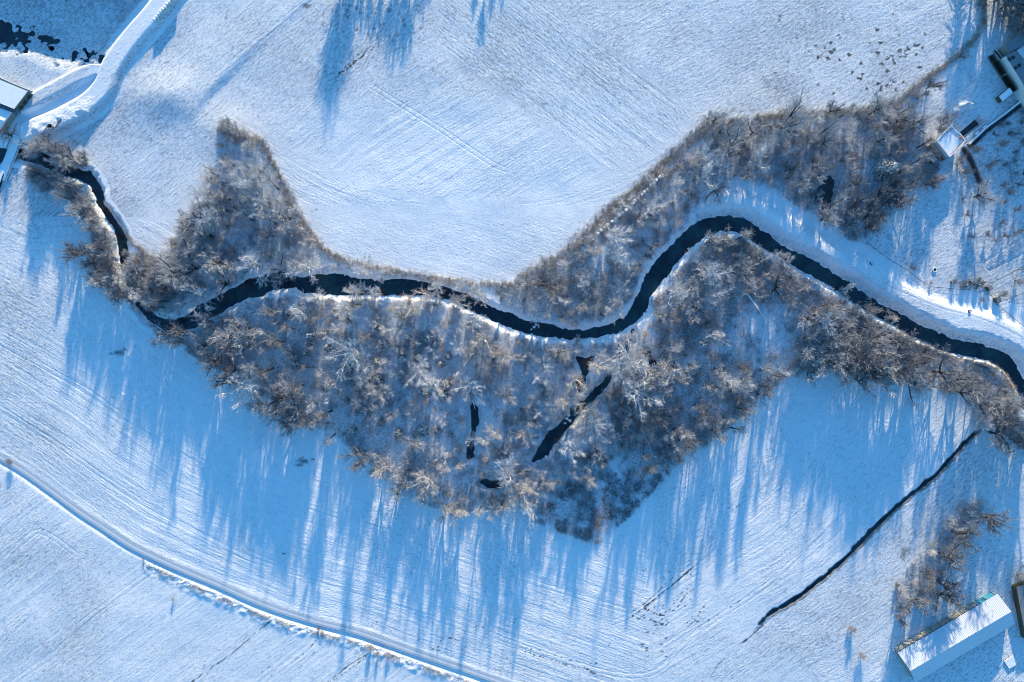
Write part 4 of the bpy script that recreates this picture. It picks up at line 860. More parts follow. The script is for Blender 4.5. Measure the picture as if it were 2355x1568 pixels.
log(2,1,[(1610,455),(1600,462),(1590,455)],.35,'short white stump by the snowy fallen trunk')
log(2,1,[(1100,840),(1095,800),(1115,770),(1130,762)],.25,'bent fallen stem right of the small stream')
log(2,1,[(440,1440),(438,1490),(440,1540)],.28,'straight fallen trunk right of the creek end')
log(2,1,[(440,1440),(465,1400),(490,1350)],.28,'fallen trunk leaning away from the straight one')
log(2,1,[(500,1430),(550,1375)],.25,'short fallen trunk beside the frost tipped tree')
log(1,2,[(1480,190),(1460,270),(1430,340),(1410,380)],.35,'tall pale broken trunk at the southern wood edge','birch')
log(0,1,[(1080,745),(1150,733),(1210,730)],.3,'reddish fallen stems at the western tip of the wood','wood')
log(1,1,[(980,700),(930,730),(910,790)],.15,'thin fallen stem near the open snow patch')
log(1,1,[(500,880),(460,960),(425,1020)],.15,'thin fallen pole in the western wood')
log(1,1,[(780,1120),(710,1180),(650,1260)],.15,'thin slanting pole below the big grey tree')
log(2,1,[(865,650),(870,690),(872,725)],.2,'snowy log between river and stream mouth')

# ------------------------------------------------------------------ stuff: undergrowth, dry grass
def stalks(name, mat, P, hgt, blades, wid, seed, label):
    g = np.random.default_rng(seed); n = len(P); k = blades
    base = np.repeat(P, k, 0); m = len(base); base[:, :2] += g.normal(0, .28, (m, 2)); a = g.random(m) * 6.283; t = g.random(m) * .9
    h = np.repeat(hgt, k) * g.uniform(.5, 1.2, m); tip = base.copy(); tip[:, 0] += np.cos(a) * np.sin(t) * h; tip[:, 1] += np.sin(a) * np.sin(t) * h; tip[:, 2] += np.cos(t) * h
    mid = (base + tip) / 2; b = a + g.uniform(.8, 2.2, m); wv = np.stack([np.cos(b), np.sin(b), np.zeros(m)], -1) * wid
    v = np.stack([base - wv, base + wv, tip + wv * .5, tip - wv * .5], 1).reshape(-1, 3).astype(np.float32)
    me = bpy.data.meshes.new(name); me.vertices.add(len(v)); me.vertices.foreach_set('co', v.ravel()); me.loops.add(m * 4); me.loops.foreach_set('vertex_index', np.arange(m * 4, dtype=np.int32))
    me.polygons.add(m); me.polygons.foreach_set('loop_start', np.arange(0, m * 4, 4, dtype=np.int32)); me.polygons.foreach_set('loop_total', np.full(m, 4, np.int32)); me.update(calc_edges=True); me.materials.append(mat)
    o = bpy.data.objects.new(name, me); C.objects.link(o); tag(o, label, name.replace('_', ' '), None, 'stuff'); return o
core = (np.abs(X) < 225) & (np.abs(Y) < 152)
def sample(dens, n, seed):
    g = np.random.default_rng(seed); d = np.where(core, dens, 0).ravel(); d = d / d.sum(); i = g.choice(d.size, n, p=d)
    x = X.ravel()[i] + g.uniform(-.25, .25, n); y = Y.ravel()[i] + g.uniform(-.25, .25, n); return np.stack([x, y, Z.ravel()[i] - .03], -1)
wood_d = np.zeros(X.shape)
for k in zones: wood_d = np.maximum(wood_d, (poly_sd(zones[k], 4) < 0) * amt[k])
wood_d *= (.25 + sst(.38, .62, fbm(X, Y, 7, 55, 3))) * (.2 + 2 * sst(.42, .66, fbm(X, Y, 2.0, 56, 2))) * np.clip(clear, 0, 1) + .10
wood_d = np.where((D_riv < .6) | (D_small < .5), 0, wood_d)
P = sample(wood_d, 60000, 1); stalks('undergrowth', M['brush'], P, .5 + 1.9 * rng.random(len(P)), 7, .032, 2, 'tangled grey brown undergrowth on the snowy wood floor')
tipd = (poly_sd(zones['tip'], 4) < 0) * sst(.4, .6, fbm(X, Y, 4, 57, 3)); P = sample(tipd, 2000, 3)
stalks('reeds', M['brush'], P, .7 + .8 * rng.random(len(P)), 10, .04, 4, 'dark clumps of reeds at the southern corner of the wood')
vd = np.zeros(X.shape)
for l, wd in (([(1200, 640), (1290, 590), (1340, 545), (1400, 490), (1480, 425), (1560, 345), (1640, 275)], 2.2), ([(598, 318), (625, 370), (655, 430), (690, 500), (745, 575), (800, 602), (880, 620), (1000, 640), (1100, 655), (1180, 655)], 1.3), ([(2060, 240), (2110, 195), (2160, 160), (2200, 130), (2240, 90), (2260, 55), (2255, -20)], 1.3), ([(1740, 272), (1860, 262), (1990, 255), (2060, 240)], 1.6), ([(2070, 760), (2130, 798), (2230, 830), (2290, 850), (2330, 900)], 1.8), ([(205, 395), (240, 470), (300, 555), (360, 600)], 1.0)):
    d = line_d(W(l), 8); vd = np.maximum(vd, np.exp(-(d / wd) ** 2))
P = sample(np.where(D_riv < .5, 0, vd), 7000, 5); stalks('dry_grass', M['grass'], P, .5 + .7 * rng.random(len(P)), 9, .03, 6, 'fringe of dry tan grass along the field edges')
vd = np.where(vergem, np.exp(-((D_road + 5.0) / 1.4) ** 2), 0) * (n2 > .5) + .6 * np.exp(-((D_trk - 5.2) / 1.4) ** 2) * (VX < 440) * (VY > -5) + ((D_riv > .3) & (D_riv < 3) & onl & (D_lev < -2)) * .5
P = sample(vd, 3000, 7); stalks('weeds', M['brush'], P, .3 + .5 * rng.random(len(P)), 6, .03, 8, 'snowed weeds along banks and ditches')

FL = {1484: 'large white ice floe by the stream mouth', 1490: 'smaller white ice floe by the stream mouth', 1478: 'smallest white ice floe by the stream mouth', 1228: 'large white ice floe under the rounded bank tree', 1222: 'tiny left ice floe under the rounded bank tree', 1232: 'tiny right ice floe under the rounded bank tree', 1308: 'largest ice floe in the middle of the creek', 1304: 'left ice floe in the middle of the creek', 1311: 'right ice floe in the middle of the creek', 1300: 'lowest ice floe in the middle of the creek', 1268: 'left ice floe in the lower creek', 1276: 'right ice floe in the lower creek', 1255: 'lowest ice floe near the creek end'}
for fx, fy, fr in ((1484, 722, 1.1), (1490, 714, .8), (1478, 728, .6), (1228, 752, .9), (1222, 757, .5), (1232, 747, .5), (1308, 955, 1.0), (1304, 963, .8), (1311, 968, .9), (1300, 974, .7), (1268, 1040, .8), (1276, 1037, .6), (1255, 1052, .7)):
    x, y = V(fx, fy); rs = random.Random(fx); mb = MB(); mb.prism([(fr * rs.uniform(.5, 1.1) * math.cos(a * .785), fr * rs.uniform(.5, 1.1) * math.sin(a * .785)) for a in range(8)], 0, .12)
    o = mb.build('ice_floe', M['snow']); o.location = (x, y, WL - .04); tag(o, FL[fx], 'ice floe', 'ice floes on river and creek')
# ------------------------------------------------------------------ bales
def bale(x, y, lab, grp):
    o = empty('round_bale', (x, y, hz(x, y)), random.random() * 6, 1); mb = MB(); n = 20; prof = [(.0, 0), (.62, 0), (.70, .08), (.70, 1.12), (.62, 1.2), (0, 1.2)]
    for rr2, z in prof: mb.v += [(rr2 * math.cos(6.283 * k / n), rr2 * math.sin(6.283 * k / n), z - .05) for k in range(n)]
    for a in range(5): mb.f += [(a * n + k, a * n + (k + 1) % n, (a + 1) * n + (k + 1) % n, (a + 1) * n + k) for k in range(n)]
    mb.build('wrap', M['bale'], o, True); cap = MB(); capp = [(.66, 1.15), (.60, 1.26), (.35, 1.33), (0, 1.35)]
    for rr2, z in capp: cap.v += [(rr2 * math.cos(6.283 * k / n), rr2 * math.sin(6.283 * k / n), z) for k in range(n)]
    for a in range(3): cap.f += [(a * n + k, a * n + (k + 1) % n, (a + 1) * n + (k + 1) % n, (a + 1) * n + k) for k in range(n)]
    cap.build('snow_cap', M['snow'], o, True); tag(o, lab, 'bale', grp)
ORDN = ['first', 'second', 'third', 'fourth', 'fifth', 'sixth', 'seventh', 'eighth', 'ninth', 'tenth', 'eleventh', 'twelfth', 'thirteenth', 'fourteenth', 'fifteenth', 'sixteenth', 'seventeenth', 'eighteenth', 'nineteenth', 'twentieth', 'lowest']
for ib, (x, y) in enumerate(((1225,-24),(1212,-6),(1200,14),(1187,36),(1172,50),(1160,70),(1142,86),(1128,102),(1115,118),(1102,136),(1088,154))):
    bale(*VT(0,0,x,y), ORDN[ib] + ' snow capped round bale from the upper end of the line beside the raised track', 'bales beside the raised track')
for ib, (x, y) in enumerate(((1036,1208),(1015,1225),(992,1246),(974,1270),(955,1288),(933,1310),(910,1328),(888,1346),(868,1370),(846,1388),(829,1406),(806,1436),(784,1452),(757,1469),(735,1486),(712,1510),(688,1529),(655,1552),(632,1572),(612,1590),(590,1612))):
    bale(*VT(2,0,x,y), ORDN[ib] + ' snow capped bale from the upper end of the row at the field edge', 'bale row at the field edge')

# ------------------------------------------------------------------ barn
A = V(2054, 1490.6); B = V(2276, 1359.7); ang = math.atan2(B[1] - A[1], B[0] - A[0]); LEN = math.hypot(B[0] - A[0], B[1] - A[1]); WD = 13.4; EV, RG = 4.0, 6.6
barn = empty('barn', ((A[0] + B[0]) / 2, (A[1] + B[1]) / 2, hz((A[0] + B[0]) / 2, (A[1] + B[1]) / 2)), ang); tag(barn, 'long low barn with a snow dusted corrugated gable roof and translucent side wall', 'barn')
hl = LEN / 2
def quadbox(mb, a, b, c, d, th):       # slab from four corners, thickness downward
    v = [Vector(q) for q in (a, b, c, d)]; n = (v[1] - v[0]).cross(v[3] - v[0]).normalized() * th
    mb.add(v + [q - n for q in v], [(0, 1, 2, 3), (7, 6, 5, 4), (0, 4, 5, 1), (1, 5, 6, 2), (2, 6, 7, 3), (3, 7, 4, 0)])
for s, y0, y1 in ((0, .35, -WD / 2), (1, -WD - .35, -WD / 2)):
    mb = MB(); z0 = EV - .12
    if s == 0: quadbox(mb, (-hl - .4, y1, RG), (-hl - .4, y0, z0), (hl + .4, y0, z0), (hl + .4, y1, RG), -.10 if False else .10)
    else: quadbox(mb, (hl + .4, y1, RG), (hl + .4, y0, z0), (-hl - .4, y0, z0), (-hl - .4, y1, RG), .10)
    mb.build('roof', M['roof'], barn)
mb = MB(); mb.box((0, -WD / 2, RG + .06), (2 * hl + .9, .35, .10)); mb.build('ridge_cap', M['white'], barn)
for sx in (-1, 1):
    mb = MB(); x = sx * (hl - .1); mb.add([(x, -.15, 0), (x, -WD + .15, 0), (x, -WD + .15, EV - .25), (x, -WD / 2, RG - .2), (x, -.15, EV - .25), (x - sx * .15, -.15, 0), (x - sx * .15, -WD + .15, 0), (x - sx * .15, -WD + .15, EV - .25), (x - sx * .15, -WD / 2, RG - .2), (x - sx * .15, -.15, EV - .25)],
        [(0, 1, 2, 3, 4), (9, 8, 7, 6, 5), (0, 5, 6, 1), (1, 6, 7, 2), (2, 7, 8, 3), (3, 8, 9, 4), (4, 9, 5, 0)]); mb.build('gable_wall', M['stone'], barn)
mb = MB(); mb.box((0, -WD + .1, EV / 2 - .2), (2 * hl - .5, .14, EV - .4)); mb.build('rear_wall', M['clad'], barn)
nb = 11; bw = 2 * hl / nb
for i in range(nb):
    x = -hl + bw * (i + .5); blue = i >= nb - 2
    mb = MB(); mb.box((x, 0, 1.6), (bw - .3, .12, 2.7)); mb.build('wall_panel', M['blueglass'] if blue else M['clad'], barn)
    if not blue: mb = MB(); mb.box((x, -.04, 3.38), (bw - .3, .06, .75)); mb.build('window_strip', M['dark'], barn)
    else: mb = MB(); mb.box((x, .0, 3.38), (bw - .3, .10, .72)); mb.build('window_strip', M['blueglass'], barn)
for i in range(nb + 1): mb = MB(); mb.box((-hl + .1 + (2 * hl - .2) * i / nb, .14, 1.9), (.24, .30, 3.8)); mb.build('post', M['stone'], barn)
mb = MB(); mb.box((0, .02, .1), (2 * hl - .2, .2, .3)); mb.build('plinth', M['stone'], barn)
mb = MB(); mb.tube([Vector((hl - 5.5, -3.2, 5.0)), Vector((hl - 5.5, -3.2, 6.6))], [.05, .05], 6); mb.box((hl - 5.5, -3.2, 6.5), (.5, .05, .05)); mb.build('antenna', M['dark'], barn)
for i in range(9):
    mb = MB(); mb.tube([Vector((-hl + 3 + i * 3.4, -WD / 2 + .2, RG + .08)), Vector((-hl + 3 + i * 3.4, -WD / 2 + .2, RG + .42))], [.06, .06], 5); mb.build('vent_pipe', M['dark'], barn)

# ------------------------------------------------------------------ generic houses
def house(name, corners, h, label, cat, wallm='white', roofm='snow', over=.3, slope=None, extra=None, para=None):
    """corners: ground plan in metres"""
    cx_ = sum(p[0] for p in corners) / len(corners); cy_ = sum(p[1] for p in corners) / len(corners); o = empty(name, (cx_, cy_, hz(cx_, cy_)), 0); tag(o, label, cat)
    L = [(p[0] - cx_, p[1] - cy_) for p in corners]; n = len(L); mb = MB(); mb.prism(L, -.8, h); mb.build('wall', M[wallm], o)
    R_ = [(p[0] * (1 + over / max(1, math.hypot(*p))), p[1] * (1 + over / max(1, math.hypot(*p)))) for p in L]; mb = MB()
    if slope is None: mb.prism(R_, h + .003, h + .22)
    else:                                      # gable along the long axis
        def m2(a, b): return ((a[0] + b[0]) / 2, (a[1] + b[1]) / 2)
        a, b, c, d = R_
        if math.hypot(a[0] - b[0], a[1] - b[1]) < math.hypot(b[0] - c[0], b[1] - c[1]): a, b, c, d = b, c, d, a
        r1, r2 = m2(d, a), m2(b, c); z = h; zz = h + slope
        mb.add([(*a, z), (*b, z), (*c, z), (*d, z), (*r1, zz), (*r2, zz), (*a, z - .1), (*b, z - .1), (*c, z - .1), (*d, z - .1)],
               [(0, 1, 5, 4), (2, 3, 4, 5), (0, 4, 3), (1, 2, 5), (0, 6, 7, 1), (1, 7, 8, 2), (2, 8, 9, 3), (3, 9, 6, 0), (6, 9, 8, 7)])
    mb.build('roof', M[roofm], o)
    if para:
        for i in range(n):
            a, b = R_[i], R_[(i + 1) % n]; l = math.hypot(b[0] - a[0], b[1] - a[1]); mb = MB(); mb.box(((a[0] + b[0]) / 2, (a[1] + b[1]) / 2, h + .35), (l - .18, .34, .5), math.atan2(b[1] - a[1], b[0] - a[0])); mb.build('parapet', M['snow'], o)
            k = .93; mb = MB(); mb.box(((a[0] + b[0]) / 2 * k, (a[1] + b[1]) / 2 * k, h + .30), (l * .85, .22, .30), math.atan2(b[1] - a[1], b[0] - a[0])); mb.build('parapet_facing', M['brick'] if i in para else M['white'], o)
    return o
def elev(pts, h): return [up(V(*p), h) for p in pts]
h1 = house('weir_building', elev([(-60, 160), (63, 210), (32, 250), (-90, 200)], 4.8), 4.8, 'flat roofed building with green grey cladding at the left edge', 'building', 'green', 'snow', .25)
mb = MB(); q = elev([(63, 210), (32, 250)], 4.8); c0 = h1.location
mid = ((q[0][0] + q[1][0]) / 2 - c0.x + .12, (q[0][1] + q[1][1]) / 2 - c0.y - .05); aa = math.atan2(q[1][1] - q[0][1], q[1][0] - q[0][0])
for t in (.2, .5, .8): mb.box((q[0][0] + (q[1][0] - q[0][0]) * t - c0.x, q[0][1] + (q[1][1] - q[0][1]) * t - c0.y, 2.2), (1.6, .5, 1.5), aa)
mb.build('window', M['dark'], h1)
h2 = house('pump_house', elev([(-70, 225), (25, 258), (-2, 300), (-95, 270)], 3.5), 3.5, 'lower snow roofed building in front of the flat roofed one at the left edge', 'building', 'stone', 'snow', .3, .9)
mb = MB(); 
fh = house('flat_roof_house', elev([(2173, 303), (2186, 291), (2197, 305), (2204, 308), (2216.6, 324), (2182, 360), (2154, 324)], 5.5), 5.5, 'flat roofed house with orange edged parapet beside the sunken drive', 'house', 'white', 'snow', .2, None, None, (3, 4, 6))
mb = MB(); mb.box((3.4, -.2, 6.0), (1.0, .9, .9), R(45)); mb.build('chimney', M['brick'], fh)
ex = house('lean_to', elev([(2152, 327), (2183, 361), (2171, 367), (2138, 334)], 3.2), 3.2, 'lower lean-to along the left side of the flat roofed house', 'outbuilding', 'wood', 'tile', .15)
house('garden_shed', elev([(2129.5, 356), (2136, 350.5), (2152, 366.5), (2144.5, 373.5)], 2.3), 2.3, 'small snow roofed shed left below the flat roofed house', 'shed', 'wood', 'snow', .15)
house('timber_shed', elev([(2297.5, 221.4), (2320, 203), (2327, 213.5), (2305, 232)], 2.6), 2.6, 'olive timber shed with a snowy roof at the end of the thuja row', 'shed', 'olive', 'snow', .2)
house('farmhouse', elev([(2313, 129), (2333, 118), (2420, 235), (2385, 262), (2352, 190)], 6), 6, 'grey roofed farmhouse with four dark skylights at the right edge', 'house', 'white', 'tile', .2)
fo = bpy.data.objects['farmhouse']
for x, y in ((2321, 136), (2330, 131.5), (2335, 156), (2343.5, 150)):
    px, py = up(V(x, y), 6.3); mb = MB(); mb.box((px - fo.location.x, py - fo.location.y, 6.3), (1.3, 1.3, .16), R(-35 + 63)); mb.build('skylight', M['dark'], fo)
house('farm_hall', elev([(2310, 104), (2352, 72), (2420, 30), (2440, 60), (2324, 119)], 5), 5, 'long slate roofed hall behind the farmhouse', 'building', 'stone', 'tile', .2)
house('side_wing', elev([(2337, 116), (2420, 60), (2440, 130), (2356, 138)], 4), 4, 'snow roofed wing between hall and farmhouse', 'building', 'white', 'snow', .2)
# terrace walls below the farmhouse
def wall(pts, h, th, lab, mat='stone', name='garden_wall', cat='wall', dz=0):
    P = W(pts); o = empty(name, (P[0][0], P[0][1], hz(*P[0])), 0); tag(o, lab, cat)
    mb = MB(); cap = MB()
    for a, b in zip(P[:-1], P[1:]):
        L = math.hypot(b[0] - a[0], b[1] - a[1]); n = max(1, int(L / 4)); an = math.atan2(b[1] - a[1], b[0] - a[0])
        for k in range(n):
            t = (k + .5) / n; x, y = a[0] + (b[0] - a[0]) * t, a[1] + (b[1] - a[1]) * t; z = hz(x, y) - o.location.z + dz
            mb.box((x - P[0][0], y - P[0][1], z + h / 2 - .3), (L / n, th, h + .6), an); cap.box((x - P[0][0], y - P[0][1], z + h + .045), (L / n, th * .8, .09), an)
    mb.build('wall_body', M[mat], o); cap.build('snow_cap', M['snow'], o)
wall([(2286, 116), (2312, 152), (2335, 188)], 1.0, .25, 'dark terrace wall between the thuja row and the farmhouse', 'wood')
wall([(2284, 120), (2308, 101), (2334, 80)], 1.2, .3, 'dark wall behind the farmhouse terrace', 'wood')
wall([(2224, 333), (2262, 296), (2300, 268), (2354, 226)], 1.3, .8, 'long garden wall running from the flat roofed house to the right edge')
dv = W([(2204.5, 308.5), (2251.5, 268.5), (2261, 281), (2213.5, 318)]); dm = mesh_obj('driveway', [(p[0], p[1], hz(*V(2232, 294)) + .05) for p in dv], [(0, 1, 2, 3)], simple('dark_wet_asphalt', (.05, .06, .075), .5, .2, .8)); dm['kind'] = 'structure'
wall([(2203, 306), (2252, 264.5)], .4, .5, 'upper parapet of the sunken drive')
wall([(2216, 320), (2264, 283)], .4, .5, 'lower parapet of the sunken drive')
def hedge(pts, h, th, lab):
    P = W(smooth_line(pts, 3)); dens = line_d(P, 4); pp = sample(np.exp(-(dens / (th * .5)) ** 4), 1100, int(pts[0][0])); o = stalks('hedge', M['twigd'], pp, np.full(len(pp), h), 8, .03, int(pts[0][1]), lab); del o['kind']; o['category'] = 'hedge'
hedge([(2214, 342), (2224, 358), (2238, 385), (2253, 422)], 1.3, .6, 'narrow dark hedge running down from the flat roofed house')
hedge([(2229, 338), (2264, 304), (2302, 276), (2358, 232)], 1.1, .6, 'dark hedge on the lower side of the long garden wall')
# thuja row
def thuja(x, y, h, lab):
    rs = random.Random(int(x * 13)); o = empty('thuja', (x, y, hz(x, y)), 0); tag(o, lab, 'conifer', 'thuja row')
    t = MB(); t.tube([Vector((0, 0, -.1)), Vector((0, 0, h * .6))], [.06, .03], 5); t.build('trunk', M['bark'], o); mb = MB()
    for k in range(260):
        f = rs.random() ** 1.2; z = .1 + f * (h - .2); r = .55 * (1 - f) ** .7 * rs.uniform(.7, 1.1) + .03; a = rs.random() * 6.283; c = Vector((math.cos(a) * r, math.sin(a) * r, z)); u_ = Vector((-math.sin(a), math.cos(a), 0)) * .16; v_ = Vector((math.cos(a) * .08, math.sin(a) * .08, .22)); mb.add([c - u_, c + u_, c + u_ * .4 + v_, c - u_ * .4 + v_], [(0, 1, 2, 3)])
    mb.build('foliage', M['thuja'], o)
for n, a, b, lab in ((11, (2273, 133), (2299, 173), 'slim dark thuja of the longer upper row'), (9, (2303, 180), (2325, 211), 'slim dark thuja of the row ending at the shed')):
    for k in range(n): t = k / (n - 1); x, y = V(a[0] + (b[0] - a[0]) * t, a[1] + (b[1] - a[1]) * t); thuja(x, y, 3.4 + .3 * random.random(), lab.replace('slim dark thuja', ORDN[k] + ' slim dark thuja from the top'))
# snow covered garden furniture, round table, ring, planks
def table(x, y, w_, d_, h_, rz, lab, chairs=0):
    o = empty('garden_table', (x, y, hz(x, y)), rz); tag(o, lab, 'table'); mb = MB(); mb.box((0, 0, h_), (w_, d_, .08)); mb.build('tabletop', M['wood'], o); mb = MB(); mb.box((0, 0, h_ + .14), (w_ * .95, d_ * .95, .2)); mb.build('snow_cap', M['snow'], o)
    for sx in (-1, 1):
        for sy in (-1, 1): mb = MB(); mb.box((sx * w_ * .4, sy * d_ * .4, h_ / 2 - .1), (.09, .09, h_)); mb.build('leg', M['wood'], o)
table(*V(2243, 308), 1.6, 1.4, .85, R(40), 'square snow covered garden table nearer the house')
table(*V(2261, 294), 2.0, 1.4, .8, R(40), 'longer snow covered garden table further from the house')
for k, (dx, dy) in enumerate(((-1.5, .6), (.3, 1.4), (1.6, -.3), (-.2, -1.3), (1.1, 1.2))):
    x, y = V(2261, 294); o = empty('garden_chair', (x + dx, y + dy, hz(x + dx, y + dy)), random.random() * 3); tag(o, ['snow covered chair left of the longer garden table', 'snow covered chair above the longer garden table', 'snow covered chair right of the longer garden table', 'snow covered chair below the longer garden table', 'snow covered chair at the upper right corner of the longer table'][k], 'chair', 'garden chairs')
    mb = MB(); mb.box((0, 0, .48), (.5, .5, .14)); mb.build('seat', M['snow'], o); mb = MB(); mb.box((0, .25, .75), (.5, .06, .5)); mb.build('backrest', M['wood'], o)
    for sx in (-1, 1):
        for sy in (-1, 1): mb = MB(); mb.box((sx * .2, sy * .2, .2), (.05, .05, .42)); mb.build('leg', M['wood'], o)
def ring(x, y, r, h, wl, mat, name, lab, cat, lid=None):
    o = empty(name, (x, y, hz(x, y)), 0); tag(o, lab, cat); mb = MB(); n = 28
    for rr2, z in ((r, -.2), (r, h), (r - wl, h), (r - wl, .0)): mb.v += [(rr2 * math.cos(6.283 * k / n), rr2 * math.sin(6.283 * k / n), z) for k in range(n)]
    for a in range(3): mb.f += [(a * n + k, a * n + (k + 1) % n, (a + 1) * n + (k + 1) % n, (a + 1) * n + k) for k in range(n)]
    mb.build('ring_wall', M[mat], o)
    mb = MB(); mb.v = [((r - wl) * math.cos(6.283 * k / n), (r - wl) * math.sin(6.283 * k / n), lid if lid else .05) for k in range(n)]; mb.f = [tuple(range(n))]; mb.build('snow_cap' if lid else 'floor', M['snow'] if lid else M['dark'], o)
ring(*V(128, 297), 1.25, 1.0, .2, 'stone', 'concrete_ring', 'open concrete well ring on the snowy spoil heap', 'well ring')
ring(*V(2309, 164), .85, .7, .08, 'white', 'round_table', 'round snow covered basin between thujas and farmhouse', 'basin', .68)
ring(*T_ if (T_ := VT(3, 1, 1145, 292)) else None, .9, .4, .25, 'snow', 'snow_ring', 'low snow ring in the garden meadow', 'fire ring')
for i, (x, y, l, a, lab) in enumerate(((140, 291, 3.2, 115, 'longest snowy plank right of the concrete ring'), (145, 285, 3, 115, 'snowy plank furthest right of the concrete ring'), (115, 303, 2.6, 120, 'snowy plank directly left of the concrete ring'), (108, 312, 2.6, 160, 'snowy plank furthest left below the concrete ring'), (119, 313, 2.4, 115, 'short snowy plank straight below the concrete ring'))):
    px, py = V(x, y); mb = MB(); mb.box((0, 0, .1), (l, .25, .16)); o = mb.build('plank', M['wood']); o.location = (px, py, hz(px, py) + .12); o.rotation_euler = (0, 0, R(-a)); tag(o, lab, 'plank', 'planks on the spoil heap')
# small garden huts
house('garden_hut', elev([(2271, 659), (2278, 655), (2284, 664), (2277, 668)], 2), 2, 'tiny hut at the upper corner of the allotment', 'hut', 'wood', 'tile', .1)
house('garden_hut', elev([(2290, 685), (2298, 682), (2302, 692), (2294, 696)], 2), 2, 'tiny hut beside the round bush in the allotment', 'hut', 'wood', 'tile', .1)
house('silo_trailer', elev([(2307, 1519), (2327, 1505), (2334, 1527), (2318, 1536)], .3), .3, 'low snow covered square slab in the yard beside the barn', 'slab', 'dark', 'snow', .05)
house('yard_shade_shed', elev([(2336, 1352), (2385, 1330), (2410, 1450), (2358, 1470)], 3), 3, 'added dark shed standing in for the shaded yard beside the barn', 'shed', 'olive', 'tile', .2)  # added shed, gives the dark tone of a shaded yard
# bridge at the left
bd = empty('bridge', (*V(28, 352), 0), 0); tag(bd, 'narrow snow covered bridge over the river at the left edge', 'bridge'); ba = math.atan2(-(330 - 430), (52 - 5)); bl = 24
mb = MB(); mb.box((0, 0, .15), (bl, 4.2, .35), R(68)); mb.build('deck', M['snow'], bd)
for s in (-1, 1):
    mb = MB(); ox, oy = math.cos(R(158)) * 2.2 * s, math.sin(R(158)) * 2.2 * s
    mb.box((ox, oy, .8), (bl, .07, .08), R(68)); mb.box((ox, oy, 1.1), (bl, .07, .08), R(68))
    for k in range(9): t = (k / 8 - .5) * bl; mb.box((ox + math.cos(R(68)) * t, oy + math.sin(R(68)) * t, .7), (.1, .1, .9), R(68))
    mb.build('railing', M['dark'], bd)
mb = MB(); mb.box((0, 0, -1.2), (2.0, 4.4, 2.3), R(68)); mb.build('pier', M['stone'], bd)
wall([(10, 400), (-4, 440), (-15, 470)], .9, .3, 'dark parapet beside the lane at the left edge', 'dark')
wall([(0, 178), (30, 192), (62, 205), (92, 217)], .6, .35, 'snow capped low wall above the flat roofed building')
# fences
def fence(pts, lab, h=1.2, step=3.0):
    P = W(pts); o = empty('fence', (P[0][0], P[0][1], hz(*P[0])), 0); tag(o, lab, 'fence'); rail = MB(); z0 = o.location.z
    for a, b in zip(P[:-1], P[1:]):
        L = math.hypot(b[0] - a[0], b[1] - a[1]); n = max(1, int(L / step)); prev = None
        for k in range(n + 1):
            x, y = a[0] + (b[0] - a[0]) * k / n, a[1] + (b[1] - a[1]) * k / n; z = hz(x, y) - z0; q = Vector((x - P[0][0], y - P[0][1], z))
            if k: 
                for hh in (.4, .8, 1.1): rail.tube([prev + Vector((0, 0, hh)), q + Vector((0, 0, hh))], [.03, .03], 4)
            prev = q
            if k or a is P[0]: pm = MB(); pm.box((q.x, q.y, z + h / 2 - .15), (.13, .13, h + .3)); pm.build('post', M['wood'], o)
    rail.build('rail', M['dark'], o)
fence([(1992, 560), (2040, 595), (2085, 622), (2110, 643), (2140, 660), (2220, 667), (2262, 660)], 'wire fence along the top of the levee meadow')
fence([(2262, 660), (2290, 700), (2354, 755)], 'fence down the side of the allotment')
fence([(2262, 658), (2354, 612)], 'fence along the upper side of the allotment strip')
fence([(2294, 696), (2354, 672)], 'fence dividing the two allotment strips')
fence([(2318, 1358), (2335, 1400), (2352, 1448)], 'dark fence running past the right end of the barn')
fence([(2354, 322), (2318, 380), (2330, 450)], 'fence along the lower side of the orchard')
# bollards on the levee meadow, playhouse frame
for (x, y) in ((2001, 606), (2222, 716), (2187, 648)):
    px, py = V(x, y); ring(px, py, .55, .7, .1, 'dark', 'manhole_shaft', {2001: 'dark round shaft on the upper levee meadow', 2222: 'dark round shaft low on the levee meadow', 2187: 'dark round shaft in the garden meadow'}[x], 'shaft', .62)
